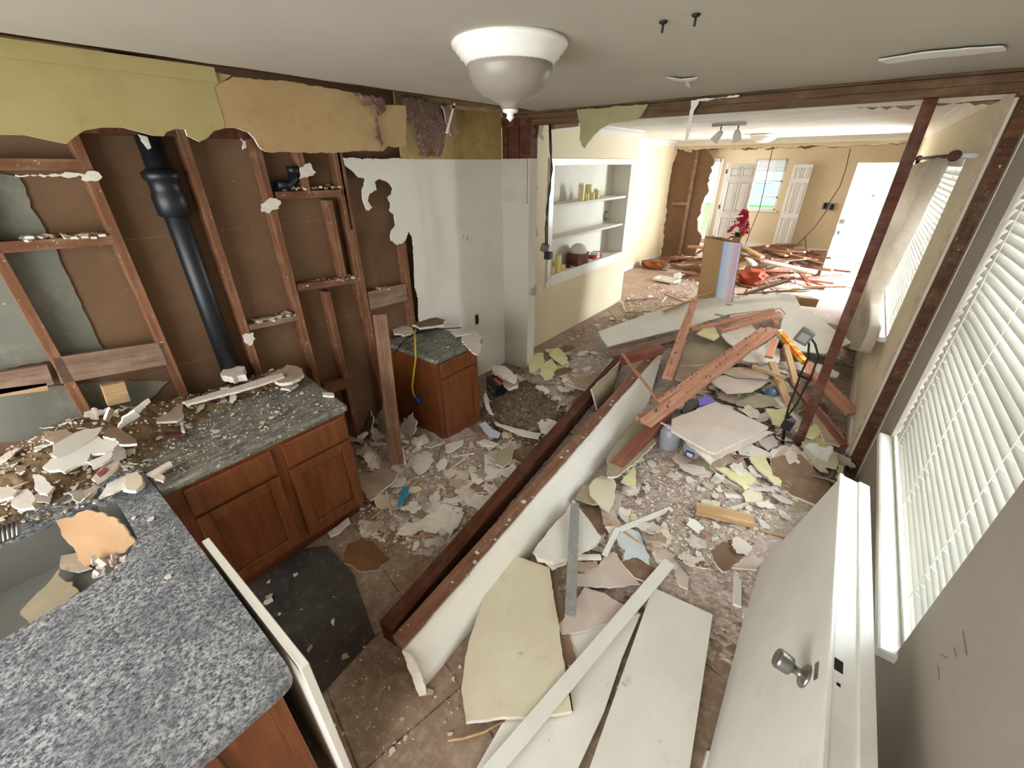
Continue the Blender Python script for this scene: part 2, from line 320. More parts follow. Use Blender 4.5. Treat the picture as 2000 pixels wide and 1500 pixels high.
# ------------------------------------------------------------------ the setting
def struct(name, mb, mats, parent=None, **k):
    o = mb.build(name, mats, parent, **k)
    if parent is None: o['kind'] = 'structure'
    return o
XR, XL, XS = .44, -2.79, -2.885
XK = .515
CEIL = 2.44
struct('floor', MB().box((-4.2, -2.2, -.05), (.6, 3.48, 0)).box((.6, 8.8, -.05), (2.4, 10.1, -.004)), M_floor)
struct('floor', MB().box((-4.2, 3.48, -.05), (.6, 15, 0)), M_floor2)
b = MB()   # kitchen ceiling with a ragged left edge above the soffit
rn = random.Random(3)
pts = [(-2.40 + rn.uniform(-.012, .012), y / 20, CEIL) for y in range(-44, 68, 3)] + [(-2.40, 3.41, CEIL)]
pts += [(-2.4 + .1 * i + rn.uniform(-.02, .02), 3.41 + rn.uniform(-.012, .012), CEIL) for i in range(1, 30)] + [(XK, 3.41, CEIL), (XK, -2.2, CEIL)]
b.slab([Vector(p) for p in pts], .014, (0, 1, 1), n=(0, 0, -1))
struct('ceiling', b, [M_ceil, M_paperd])
struct('ceiling', MB().box((-4.2, 3.56, CEIL + .005), (XR + .12, 14.2, CEIL + .03)), M_ceil2)
struct('ceiling', MB().box((-4.2, -2.2, 2.66), (.7, 14.2, 2.7)), M_beamd)  # added dark cap above the ceilings, blocks the sky at the gaps
# left wall: brown board seen through the open studs, grey boards to the left
b = MB().box((XS - .03, -2.2, 0), (XS, 3.42, 2.66))
for z in (1.02, 1.72): b.box((XS, -.2, z), (XS + .002, 2.4, z + .004), 1)
b.box((XS, 1.25, 0), (XS + .002, 1.254, 2.2), 1)
struct('wall_left', b, [M_sheath, M_studl])
def wpoly(px, x=None, y=None, amp=.0, step=.04):
    pts = [P(a, c, x=x, y=y) for a, c in px]
    return jag(pts, amp, step) if amp else pts
b = MB()
b.slab(wpoly([(-60, 335), (36, 345), (118, 512), (203, 684), (-60, 740)], x=XS + .012, amp=.006), .011, (0, 1, 0), n=(1, 0, 0))
b.slab(wpoly([(-60, 770), (215, 745), (330, 745), (270, 800), (160, 850), (-60, 870)], x=XS + .012, amp=.004), .011, (0, 1, 0), n=(1, 0, 0))
struct('wall_left', b, [M_ggrey, M_gyp])
# plaster boards on the left wall: torn white piece, cream wall, old yellow strip above
def px_edge(lst): return lst
torn = [(670, 308), (700, 309), (740, 310), (808, 310), (812, 330), (824, 420), (834, 520), (846, 640), (856, 740), (826, 735), (826, 660), (818, 620), (818, 585), (811, 560), (809, 500), (806, 462), (798, 452), (792, 470), (786, 476), (775, 478), (764, 470), (765, 452), (773, 440), (771, 420), (762, 412), (764, 398), (757, 385), (766, 378), (768, 368), (760, 357), (744, 350), (732, 355), (736, 372), (722, 378), (718, 392), (724, 402), (728, 405), (718, 411), (710, 392), (708, 372), (714, 350), (702, 347), (694, 338), (684, 330), (674, 322)]
struct('wall_left', MB().slab(wpoly(torn, x=XL + .004, amp=.004, step=.02), .012, (0, 1, 2), n=(1, 0, 0)), [M_white, M_gyp, M_paper])
y805 = P(805, 310, x=XL)[1]
b = MB()
b.box((XL - .012, y805, 0), (XL, 3.42, 2.085))
# torn nail marks and a spring-shaped scar at mid height
for (a, c, dx, dy) in ((905, 462, 3, 8), (913, 466, 6, 10), (918, 474, 5, 3)):
    q = P(a, c, x=XL + .001); b.box((XL, q.y - dx * .0015, q.z - dy * .0016), (XL + .003, q.y + dx * .0015, q.z + dy * .0016), 1)
struct('wall_left', b, [M_white, M_grey])
struct('wall_left', MB().box((XL - .012, y805 - .1, 2.085), (XL - .001, 3.42, 2.66)), M_yellow2)
# pilaster: the stub of the removed kitchen wall
b = MB().box((-2.80, 3.42, 0), (-2.47, 3.54, 2.09)); 
b.box((-2.80, 3.405, 1.72), (-2.49, 3.42, 2.09), 1)
b.box((-2.80, 3.414, 0), (-2.472, 3.42, 1.72), 2)
struct('wall_back', b, [M_pil, M_grey, M_pil])
b = MB()
for i in range(5): b.box((-2.79 + i * .065, 3.425 + (i % 2) * .008, 2.09), (-2.79 + i * .065 + .062, 3.53, 2.40))
struct('wall_back', b, M_boardd if False else M_beamd)
# paper-backed ragged board edges on the living-room side of the stub
b = MB()
for poly in ([(1036, 330), (1043, 342), (1047, 352), (1050, 366), (1044, 380), (1043, 398), (1036, 400)], [(1036, 420), (1042, 432), (1048, 445), (1049, 458), (1044, 470), (1042, 486), (1035, 486)], [(1034, 552), (1044, 553), (1053, 560), (1054, 572), (1046, 580), (1040, 580), (1033, 578)],
             [(1040, 225), (1060, 228), (1062, 248), (1058, 262), (1062, 275), (1052, 268), (1050, 262), (1042, 262)]):
    b.slab(wpoly(poly, y=3.55, amp=.004, step=.02), .01, (0, 1, 0), n=(0, -1, 0))
struct('wall_back', b, [M_paper, M_gyp])
# header left from the removed wall
b = MB().box((-2.82, 3.44, 2.385), (XK + .1, 3.535, 2.425)).box((-2.82, 3.43, 2.345), (XK + .1, 3.53, 2.383)).box((-2.82, 3.46, 2.43), (XK + .1, 3.55, 2.66))
struct('trim_1', b, M_beam if False else wood('header_wood', '4a3420', '644a2e', '7c5e3e', .2))
b = MB()
b.slab(wpoly([(1126, 214), (1265, 203), (1262, 210), (1255, 222), (1240, 235), (1225, 238), (1195, 240), (1172, 252), (1158, 266), (1147, 280), (1142, 290), (1136, 285), (1132, 272), (1133, 240)], y=3.40, amp=.004, step=.03), .012, (0, 1, 2), n=(0, -1, 0))
struct('wall_back', b, [M_byel if False else dusty('dull_yellow', 'a39b72', '958c64', amt=.15, obj=False), M_gyp, M_paper])
b = MB()
rn = random.Random(5)
for (x0, x1) in ((1075, 1130), (1675, 1990)):
    top = [(x0, 243 - (x0 - 1040) * .05), (x1, 243 - (x1 - 1040) * .05)]
    low = []; n = int((x1 - x0) / 14)
    for i in range(n + 1):
        px = x1 - (x1 - x0) * i / n; low.append((px, 243 - (px - 1040) * .056 + rn.uniform(2, 13)))
    b.slab(wpoly(top + low, y=3.56), .01, (0, 1, 0), n=(0, -1, 0))
struct('wall_back', b, [M_paperd, M_gyp])
# soffit face: yellow part and beige part with scalloped, torn lower edges
yel = [(-70, 58), (-70, 262), (0, 263), (50, 264), (100, 275), (130, 281), (148, 266), (165, 255), (200, 249), (240, 249), (270, 257), (300, 265), (320, 266), (325, 258), (345, 251), (362, 253), (366, 265), (390, 277), (405, 270), (418, 256), (440, 250), (432, 215), (418, 170), (452, 147)]
struct('wall_left', MB().slab(wpoly(yel, x=-2.43), .012, (0, 1, 2), n=(1, 0, 0)), [M_yellow, M_gyp, M_paperd])
bei = [(455, 150), (419, 171), (433, 215), (441, 250), (465, 251), (485, 258), (497, 270), (505, 285), (520, 296), (560, 297), (620, 299), (680, 297), (720, 294), (750, 294), (757, 286), (775, 288), (793, 284), (794, 240), (792, 206), (740, 205), (700, 182), (640, 172), (560, 158)]
struct('wall_left', MB().slab(jag(wpoly(bei, x=-2.432), .003, .03), .012, (0, 1, 2), n=(1, 0, 0)), [M_beige, M_gyp, M_paperd])
b = MB(); a0 = P(-70, 58, x=-2.425); a1 = P(418, 141, x=-2.425)
b.box((-2.43, a0.y, 2.375), (-2.412, a1.y, 2.43))
struct('trim_2', b, M_yellow)
# blocking over the soffit hides the attic
struct('trim_3', MB().box((-2.47, -2.2, 2.445), (-2.44, 3.42, 2.66)).box((-2.86, -2.2, 2.18), (-2.8, y805 - .1, 2.23)), M_beamd)
# living room: wall with the built-in shelf niche
NY0, NY1, NZ0, NZ1 = P(1081, 329, x=-2.78).y, P(1231, 327, x=-2.78).y, P(1150, 520, x=-2.78).z - .02, 2.03
NZ0 = .83
g_ = .022
b = MB().box((-2.90, 3.54, 0), (-2.78, NY0 - g_, 2.66)).box((-2.90, NY1 + g_, 0), (-2.78, 6.5, 2.66)).box((-2.90, NY0 - g_, 0), (-2.78, NY1 + g_, NZ0 - g_)).box((-2.90, NY0 - g_, NZ1 + g_), (-2.78, NY1 + g_, 2.66))
struct('wall_left', b, M_livy)
struct('wall_left', MB().box((-3.77, 6.5, 0), (-3.65, 10.5, 2.66)).box((-3.7, 6.44, 0), (-2.9, 6.5, 2.66)).box((-3.85, 10.5, 0), (-3.73, 14, 2.66)), M_peach)
# crown mouldings
def crown(path, name, mat=None):
    bb = MB()
    for (a, c, n) in path:
        a = Vector(a); c = Vector(c); n = Vector(n)
        for (o0, z0, o1, z1) in ((0, 2.36, .035, 2.41), (.035, 2.41, .075, 2.43), (.075, 2.43, .08, 2.445)):
            bb.face([a + n * o0 + Vector((0, 0, z0)), c + n * o0 + Vector((0, 0, z0)), c + n * o1 + Vector((0, 0, z1)), a + n * o1 + Vector((0, 0, z1))])
    struct(name, bb, M_white)
crown([((-2.78, 3.56, 0), (-2.78, 6.5, 0), (1, 0, 0)), ((-3.65, 6.5, 0), (-3.65, 10.5, 0), (1, 0, 0)), ((-3.65, 10.45, 0), (XR, 10.45, 0), (0, -1, 0)), ((XR, 3.6, 0), (XR, 10.5, 0), (-1, 0, 0))], 'trim_4')
struct('baseboard_left', MB().box((-3.65, 6.5, 0), (-3.635, 10.5, .1)), M_gloss)
# second header (removed wall of the living room) with torn lower edge; y = 10.5
rn = random.Random(11); top = [(-3.65, 2.66), (XR, 2.66)]; low = []
for i in range(140):
    x = XR - (XR + 3.65) * i / 139; low.append((x, 2.30 + .06 * noise.noise(Vector((x * 2.3, 1, 0))) + .03 * noise.noise(Vector((x * 9, 1, 0))) + rn.uniform(-.008, .008)))
b = MB().slab([Vector((x, 10.5, z)) for x, z in top + low], .012, (0, 1, 2), n=(0, -1, 0))
low2 = [(x, z - .004 - max(0, .07 * noise.noise(Vector((x * 3, 7, 0))))) for x, z in low]
b.slab([Vector((x, 10.6, z)) for x, z in top + low2], .012, (2, 1, 2), n=(0, -1, 0))
struct('wall_back', b, [M_peach, M_gyp, M_paperd])
brown = [(1322, 292), (1332, 290), (1338, 296), (1350, 298), (1362, 288), (1378, 290), (1388, 300), (1393, 308), (1390, 335), (1384, 372), (1376, 385), (1370, 400), (1368, 412), (1362, 440), (1362, 450), (1367, 456), (1366, 475), (1358, 500), (1287, 500), (1292, 460), (1298, 410), (1306, 350), (1312, 318), (1320, 306)]
b = MB().slab(wpoly(brown, y=10.52, amp=.035, step=.10), .05, (0, 1, 0), n=(0, -1, 0))
struct('wall_back', b, [M_sheath, M_gyp])
b = MB(); q = P(1345, 400, y=10.5); b.box((q.x - .03, 10.44, 0), (q.x + .03, 10.5, 2.25)); b.box((-3.5, 10.44, P(1320, 397, y=10.5).z - .03), (q.x - .03, 10.5, P(1320, 397, y=10.5).z + .03))
struct('trim_5', b, M_studl)
edge = [(1290, 500), (1296, 450), (1302, 400), (1308, 350), (1314, 318), (1322, 300), (1322, 288), (1260, 288), (1262, 500)]
struct('wall_back', MB().slab(wpoly(edge, y=10.49, amp=.03, step=.1), .012, (0, 1, 0), n=(0, -1, 0)), [M_peach, M_gyp])
# back room
YB = 13.4
wa, wb = P(1478, 312, y=YB), P(1537, 312, y=YB); wz0 = P(1457, 408, y=YB).z
WX0, WX1, WZ0, WZ1 = wa.x + .0, wb.x + .02, wz0, wa.z
DX0, DX1 = P(1366, 400, y=YB).x - .5, P(1406, 330, y=YB).x
b = MB().box((-3.85, YB, 0), (DX0, YB + .12, 2.66)).box((DX0, YB, 2.1), (DX1, YB + .12, 2.66)).box((DX1, YB, 0), (WX0, YB + .12, 2.66)).box((WX0, YB, 0), (WX1, YB + .12, WZ0)).box((WX0, YB, WZ1), (WX1, YB + .12, 2.66)).box((WX1, YB, 0), (.56, YB + .12, 2.66))
struct('wall_back', b, M_peach)
struct('baseboard_back', MB().box((WX0 - 1, YB - .015, 0), (XR, YB, .1)), M_gloss)
e = empty('window_1', (WX0, YB, WZ0)); e['kind'] = 'structure'
def loc_build(mb, name, mats, par): 
    o = mb.build(name, mats, par); o.matrix_parent_inverse = Matrix.Translation(-Vector(par.location)); return o
bb = MB(); t = .035
for z in (WZ0, (WZ0 + WZ1) / 2 + .08, WZ0 + (WZ1 - WZ0) * .25, WZ1 - t): bb.box((WX0, YB + .02, z), (WX1, YB + .07, z + t))
for x in (WX0, WX1 - t): bb.box((x, YB + .02, WZ0), (x + t, YB + .07, WZ1))
loc_build(bb, 'window_frame', M_gloss, e)
loc_build(MB().box((WX0 - .06, YB - .05, WZ0 - .04), (WX1 + .06, YB + .01, WZ0)), 'window_sill', M_gloss, e)
loc_build(MB().box((WX0 + t, YB + .04, WZ0 + t), (WX1 - t, YB + .044, WZ1 - t)), 'window_pane', M_glass, e)
bb = MB()
for i in range(7): bb.box((WX0 + .02, YB - .03, WZ1 - .04 * i - .03), (WX1 - .02, YB + .01, WZ1 - .04 * i))
loc_build(bb, 'raised_blind', M_slat, e)
# right wall with the window holes and the front doorway
W1 = (1.44, 3.0, .587, 2.132); W2 = (4.30, 7.2, .80, 2.06); DR = (8.92, 9.80, 0, 2.06)
def wall_x(b, y0, y1, holes, mi=0, XR=XR):
    y = y0
    for (a, c, z0, z1) in holes:
        b.box((XR, y, 0), (XR + .12, a, 2.66), mi); b.box((XR, a, z1), (XR + .12, c, 2.66), mi)
        if z0 > 0: b.box((XR, a, 0), (XR + .12, c, z0), mi)
        y = c
    b.box((XR, y, 0), (XR + .12, y1, 2.66), mi)
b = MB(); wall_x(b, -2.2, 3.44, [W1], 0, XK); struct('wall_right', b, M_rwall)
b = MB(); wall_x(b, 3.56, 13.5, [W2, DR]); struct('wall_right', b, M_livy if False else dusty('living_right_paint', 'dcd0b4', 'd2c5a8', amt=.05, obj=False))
# cut edge of the removed wall: stud and torn plaster lips
struct('wall_right', MB().box((XK + .002, 3.442, 0), (XK + .12, 3.558, 2.5)), M_beamd)
rn = random.Random(21)
b = MB()
for (y0, sg, mi, XR_) in ((3.44, 1, 0, XK), (3.56, -1, 2, XR)):
    pts = []; n = 60
    for i in range(n + 1):
        pts.append(Vector((XR_ - .004, y0 + sg * ((.0 if sg > 0 else -.03) + abs(noise.noise(Vector((i * .35, sg * 3, 0)))) * .05 + rn.uniform(0, .012)), 2.43 * i / n)))
    pts += [Vector((XR_ - .004, y0 - sg * .05, 2.43)), Vector((XR_ - .004, y0 - sg * .05, 0))]
    b.slab(pts, .012, (mi, 1, 1), n=(-1, 0, 0))
struct('wall_right', b, [M_rwall, M_gyp, M_cream])
struct('trim_7', MB().box((XR + .016, 3.452, 0), (XK + .01, 3.542, 2.36)), wood('edge_stud', '3a2313', '54351f', '6d482c', 1.0))
b = MB(); rn = random.Random(33); pts = []
for i in range(90):
    z = 2.40 * i / 89; pts.append(Vector((XR - .002 - .045 * max(0, noise.noise(Vector((z * 4.3, 3, 1)))) - rn.uniform(0, .014) - (.05 if z > 2.1 else 0) * rn.random(), 3.552, z)))
pts += [Vector((XR, 3.552, 2.40)), Vector((XR, 3.552, 0))]
b.slab(pts, .010, (0, 1, 0), n=(0, -1, 0)); struct('wall_right', b, [M_paper, M_gyp])
struct('trim_6', MB().box((XR, 3.46, 2.33), (XK + .05, 3.58, 2.44)), M_beam)
struct('baseboard_right', MB().box((XR - .018, 3.6, 0), (XR, 8.9, .12)), M_gloss)
# scratches on the lower right wall
b = MB()
for (a, c, e_, f) in ((1863, 1265, 1868, 1283), (1880, 1232, 1888, 1280), (1832, 1300, 1834, 1328), (1838, 1278, 1850, 1285)):
    p0 = P(a, c, x=XK - .0006); p1 = P(e_, f, x=XK - .0006); dv = (p1 - p0).normalized().cross(Vector((1, 0, 0))) * .0022
    b.face([p0 - dv, p1 - dv, p1 + dv, p0 + dv])
struct('wall_right', b, M_paperd)
# near and far windows in the right wall
def window(idx, W, XR=XR):
    y0, y1, z0, z1 = W
    e = empty('window_%d' % idx, (XR, y0, z0)); e['kind'] = 'structure'
    bb = MB().box((XR + .085, y0, z0), (XR + .115, y0 + .04, z1)).box((XR + .085, y1 - .04, z0), (XR + .115, y1, z1)).box((XR + .085, y0, z1 - .04), (XR + .115, y1, z1)).box((XR + .085, y0, z0), (XR + .115, y1, z0 + .04)).box((XR + .08, y0, (z0 + z1) / 2), (XR + .115, y1, (z0 + z1) / 2 + .04))
    loc_build(bb, 'window_frame', M_gloss, e)
    loc_build(MB().box((XR - .052, y0 - .03, z0 - .035), (XR + .079, y1 + .03, z0 + .006)), 'window_sill', M_gloss, e).modifiers.new('b', 'BEVEL').width = .006
    loc_build(MB().box((XR + .098, y0 + .04, z0 + .04), (XR + .102, y1 - .04, z1 - .04)), 'window_pane', M_glass, e)
    return e
window(2, W1, XK); window(3, W2)
struct('door_1', MB().box((XR + .0, DR[0] - .03, 0), (XR + .12, DR[0], 2.09)).box((XR, DR[1], 0), (XR + .12, DR[1] + .03, 2.09)).box((XR, DR[0], 2.06), (XR + .12, DR[1], 2.09)), M_gloss)
def blinds(W, xp, n, tilt, cords, label, cat='window blind', sd=1, drop=None):
    y0, y1, z0, z1 = W; rn = random.Random(sd)
    e = empty('window_blind', (xp, (y0 + y1) / 2, z0 + .02), label, cat, 'white slatted blinds on the right wall')
    L = (y1 - y0) / 2 - .012
    rail = MB().box((-.025, -L, z1 - z0 - .07), (.028, L, z1 - z0 - .022)); rail.build('head_rail', M_gloss, e)
    MB().box((-.024, -L, -.01), (.024, L, .008)).build('bottom_rail', M_gloss, e)
    sp = (z1 - z0 - .10) / n; me = None
    for i in range(n):
        if me is None:
            bm = MB(); pr = [(-.026, -.0), (-.013, .003), (0, .004), (.013, .003), (.026, 0)]
            top = []; 
            for yy in (-L, L): top.append([bm.bm.verts.new((x, yy, z)) for x, z in pr]); top.append([bm.bm.verts.new((x, yy, z - .0022)) for x, z in pr])
            for k in range(4):
                for (a, c) in ((0, 2), (3, 1)):
                    f = bm.bm.faces.new((top[a][k], top[a][k + 1], top[c][k + 1], top[c][k])); f.smooth = True
            for (a, c) in ((0, 1), (2, 3)):
                bm.bm.faces.new(top[a] + top[c][::-1])
            for k in (0, 4): bm.bm.faces.new((top[0][k], top[2][k], top[3][k], top[1][k]))
            o = bm.build('slat', M_slat, e); me = o.data
        else:
            o = bpy.data.objects.new('slat', me); C.objects.link(o); o.parent = e
        o.location = (0, 0, .02 + sp * (i + .5)); o.rotation_euler = (R(rn.uniform(-.25, .25)), R(tilt + rn.uniform(-2, 2)), 0)
    for c in cords:
        bm = MB()
        for dx in (-.027, .027): bm.tube([(dx, c - (y0 + y1) / 2, 0), (dx, c - (y0 + y1) / 2, z1 - z0 - .05)], .0012, 5)
        for i in range(n): 
            z = .02 + sp * (i + .5); bm.tube([(-.028, c - (y0 + y1) / 2, z + .018), (.027, c - (y0 + y1) / 2 + .004, z - .018)], .001, 4)
        bm.build('ladder_cord', M_gloss, e)
    return e
blinds(W1, XK + .035, 34, -60, (1.62, 2.2, 2.8), 'white slatted blind in the near right window above the fallen door', sd=2)
blinds(W2, XR + .018, 32, -62, (4.5, 5.5, 6.8), 'white slatted blind in the far right window behind the grey curtain', sd=3)
# outside: ground, hedge line far off
nb = MB().box((-16, 30, -.3), (10, 34, 3.2)).box((-16.3, 29.7, 3.2), (10.3, 34.3, 3.4), 1)
for k in range(6): nb.box((-14 + k * 4, 29.95, 1), (-12.6 + k * 4, 30, 2.3), 1)
tag(nb.build('neighbour_house', [plain('pale_siding', 'c8d4dc', .8), plain('house_trim', 'eceff0', .7)]), 'pale blue-grey house outside beyond the lawn, seen through the far window', 'house')
struct('ground', MB().box((-40, 16, -.3), (30, 60, -.2)).box((2.5, -30, -.3), (40, 60, -.2)), M_grass)
# ------------------------------------------------------------------ fixed things on the left wall
def seat(o, par): o.parent = par; o.matrix_parent_inverse = Matrix.Translation(-Vector(par.location)); return o
def stud(px, py, z0, z1, label, wdt=.04, name='wall_stud', mat=None, x=XL, dep=.089, lean=0, group='exposed studs of the left wall'):
    y = P(px, py, x=x).y
    o = MB().box((-(z1 - z0) / 2, -wdt / 2, -dep / 2), ((z1 - z0) / 2, wdt / 2, dep / 2)).build(name, mat or M_stud, bevel=.002)
    o.location = (x - dep / 2, y, (z0 + z1) / 2); o.rotation_euler = (R(lean), R(-90), 0)
    return tag(o, label, 'stud', group)
stud(75, 640, .5, 2.1, 'rough stud at the far left, crossing the grey gypsum board')
stud(253, 520, .7, 2.4, 'speckled stud between the grey gypsum board and the black drain pipe')
stud(433, 500, .4, 2.4, 'full height stud immediately right of the black drain pipe')
stud(560, 510, .2, 2.4, 'second stud to the right of the black drain pipe, with plaster stuck on it')
stud(592, 330, P(640, 378, x=XL).z, 2.3, 'very short stud piece standing on the uppermost small cross block')
stud(655, 450, P(640, 548, x=XL).z, P(640, 378, x=XL).z - .04, 'middle length of split stud between the two cross blocks')
stud(655, 640, 0, P(640, 555, x=XL).z - .05, 'lower length of stud below the dusty cross block')
stud(706, 540, 0, 2.4, 'tall stud standing behind the leaning loose board')
stud(683, 440, 1.0, 2.3, 'reddish tall stud doubled against the one behind the leaning board', mat=M_stud)
stud(797, 540, 0, 1.55, 'stud beside the torn edge of the cream plaster wall')
def block(pxa, pxb, hgt, dep, label, flat=True, mat=None, x=XL, name='cross_block'):
    a, c = P(*pxa, x=x), P(*pxb, x=x)
    o = MB().box((-abs(c.y - a.y) / 2, -dep / 2, -hgt / 2), (abs(c.y - a.y) / 2, dep / 2, hgt / 2)).build(name, mat or M_stud, bevel=.002)
    o.location = (x - dep / 2, (a.y + c.y) / 2, (a.z + c.z) / 2); o.rotation_euler = (0, -math.atan2(c.z - a.z, c.y - a.y), R(90))
    return tag(o, label, 'wood block', 'cross blocks between the studs')
block((-40, 320), (158, 322), .045, .089, 'cross block at the top left corner below the dark torn opening')
block((-40, 487), (222, 468), .045, .089, 'long reddish cross block at the left with plaster crumbs heaped on it')
block((110, 725), (325, 690), .13, .03, 'wide grey plank nailed between two studs above the counter', mat=M_studl)
block((-60, 760), (100, 732), .10, .03, 'dirty plank at the far left edge above the counter debris', mat=M_studl)
block((-60, 775), (95, 755), .04, .06, 'pale edged timber under the dirty plank at the far left', mat=M_pine)
block((540, 382), (678, 377), .042, .089, 'highest small cross block, right of the plaster-spotted stud')
block((582, 562), (702, 546), .045, .089, 'dusty cross block heaped with white crumbs, behind the leaning board')
block((487, 640), (585, 620), .035, .089, 'short cross block with white crumbs, right of the pipe', mat=M_studl)
block((722, 588), (795, 570), .14, .03, 'wide pale plank between the last studs before the cream wall', mat=M_studl)
block((632, 760), (682, 748), .09, .04, 'short low block behind the end of the long counter')
block((205, 775), (250, 765), .11, .04, 'small yellow pine offcut standing on the back of the counter', mat=M_pine, x=XL + .03, name='pine_offcut')
# black cast-iron drain pipe
py_ = P(362, 470, x=XL - .03).y
pr = empty('drain_pipe', (XL - .04, py_, .3), 'thick black cast iron drain pipe standing between the studs', 'pipe')
seat(MB().tube([(XL - .04, py_, .3), (XL - .04, py_, 2.5)], .052, 24).build('pipe_run', M_black), pr)
zc = P(330, 375, x=XL).z
seat(MB().lathe([(.052, zc - .12), (.072, zc - .11), (.074, zc - .02), (.066, zc), (.066, zc + .05), (.080, zc + .06), (.080, zc + .09), (.06, zc + .10), (.052, zc + .11)], Matrix.Translation((XL - .04, py_, 0)), 24).build('pipe_collar', M_black), pr)
q = P(560, 350, x=XL - .03)
v_ = empty('pipe_elbow', q, 'small dark pipe fitting on the uppermost cross block', 'pipe fitting')
MB().tube([(0, -.07, -.03), (0, 0, -.03), (0, .04, 0), (0, .05, .06)], .026, 14).lathe([(.034, -.0), (.036, .02), (.034, .04)], Matrix.Translation((0, .05, .03)), 14).build('fitting_body', M_black, v_)
# plaster splats stuck on the studs
def scrap(name, px, label, cat, mats, th=.008, amp=.006, step=.03, group=None, n=None, lift=0, **k):
    pts = planar([P(a, c, **k) for a, c in px] if not isinstance(px[0], Vector) else px)
    if amp: pts = jag(pts, amp, step)
    o = MB().slab(pts, th, (0, 1, 2), n=n).build(name, mats, recenter=True)
    return tag(o, label, cat, group)
SPL = [([(586, 328), (605, 318), (617, 338), (600, 347), (585, 350)], 'white plaster scrap stuck near the top of the short stud piece'),
       ([(510, 400), (530, 386), (548, 392), (545, 408), (525, 417), (512, 414)], 'torn white plaster lump stuck on the second stud right of the pipe'),
       ([(474, 655), (495, 650), (499, 662), (492, 674), (483, 672)], 'small white scrap on the foot of the stud beside the pipe'),
       ([(168, 338), (192, 336), (200, 346), (185, 354), (160, 352)], 'flake of pale plaster on the stud under the scalloped yellow soffit'),
       ([(30, 341), (165, 340), (168, 343), (30, 345)], 'thin pale plaster strip running under the upper left cross block'),
       ([(470, 270), (480, 274), (482, 288), (474, 292)], 'small pinkish scrap high on the second stud right of the pipe'),
       ([(270, 262), (296, 272), (308, 292), (290, 292), (276, 275)], 'pale rag of plaster on top of the black pipe')]
for px, lb in SPL: scrap('plaster_scrap', px, lb, 'plaster', [M_gyp, M_gyp, M_gyp], x=XL + .01, amp=.006, step=.02, n=(1, 0, 0), group='plaster scraps stuck on the studs')
# insulation and torn paper hanging where the soffit was ripped away
def rag(name, px, x, label, cat, mat, th=.05, seed=1, amp=.03):
    rn = random.Random(seed); pts = jag([P(a, c, x=x) for a, c in px], .014, .03, rn=rn)
    m_ = MB().slab(pts, th, (0, 0, 0), n=(1, 0, 0)); bmesh.ops.triangulate(m_.bm, faces=m_.bm.faces[:]); bmesh.ops.subdivide_edges(m_.bm, edges=m_.bm.edges[:], cuts=2, use_grid_fill=True)
    for v in m_.bm.verts: v.co += noise.noise_vector(v.co * 9) * amp
    for f in m_.bm.faces: f.smooth = True
    return tag(m_.build(name, mat, recenter=True), label, cat)
rag('insulation_wad', [(795, 192), (850, 196), (885, 205), (878, 240), (866, 262), (868, 290), (858, 308), (832, 306), (822, 262), (808, 228), (800, 210)], -2.62, 'brown matted insulation hanging out of the torn soffit', 'insulation', M_insul, .06)
rag('insulation_wad', [(690, 182), (745, 190), (750, 205), (742, 225), (735, 210), (722, 202), (705, 194)], -2.40, 'dark wisp of insulation poking out above the beige soffit board', 'insulation', M_insul, .02, 2, .012)
rag('insulation_wad', [(726, 198), (738, 205), (736, 240), (742, 262), (748, 280), (746, 298), (742, 280), (732, 268), (733, 240)], -2.40, 'thin brown tuft of insulation dangling in front of beige soffit board', 'insulation', M_insul, .012, 3, .01)
scrap('torn_paper', [(862, 206), (888, 203), (890, 225), (898, 262), (882, 266), (872, 240)], 'brown torn paper flap hanging beside the insulation', 'paper', [M_paperd, M_gyp, M_paperd], x=-2.6, n=(1, 0, 0))
scrap('paper_strip', [(886, 201), (890, 202), (880, 240), (875, 262), (870, 260), (880, 225)], 'narrow white paper strip dangling under the torn soffit', 'paper', [M_white, M_gyp, M_white], x=-2.45, n=(1, 0, 0), th=.002, amp=.002)
scrap('soffit_lath', [(880, 205), (950, 211), (1010, 216), (1012, 221), (950, 219), (880, 212)], 'thin broken lath along the ceiling edge beside the pilaster', 'lath', [M_studl] * 3, x=-2.45, n=(1, 0, 0), amp=.004)
# outlet recess in the cream wall
e = empty('outlet_box', P(931, 624, x=XL), 'open brown outlet hole low on the cream wall', 'outlet box')
MB().box((-.002, -.03, -.055), (.003, .03, .055)).build('box_rim', M_paper, e); MB().box((.002, -.022, -.045), (.005, .022, .045)).build('box_hole', M_dark, e)
for (px_, py2, lb) in ((1050, 638, 'white outlet cover plate low on the living room wall'),):
    e = empty('outlet_cover', P(px_, py2, x=-2.78), lb, 'outlet'); MB().box((0, -.035, -.06), (.006, .035, .06)).build('cover_plate', M_gloss, e, bevel=.002)
    for dz in (-.025, .025): MB().box((.005, -.015, dz - .014), (.009, .015, dz + .014)).build('socket', M_white, e, bevel=.002)

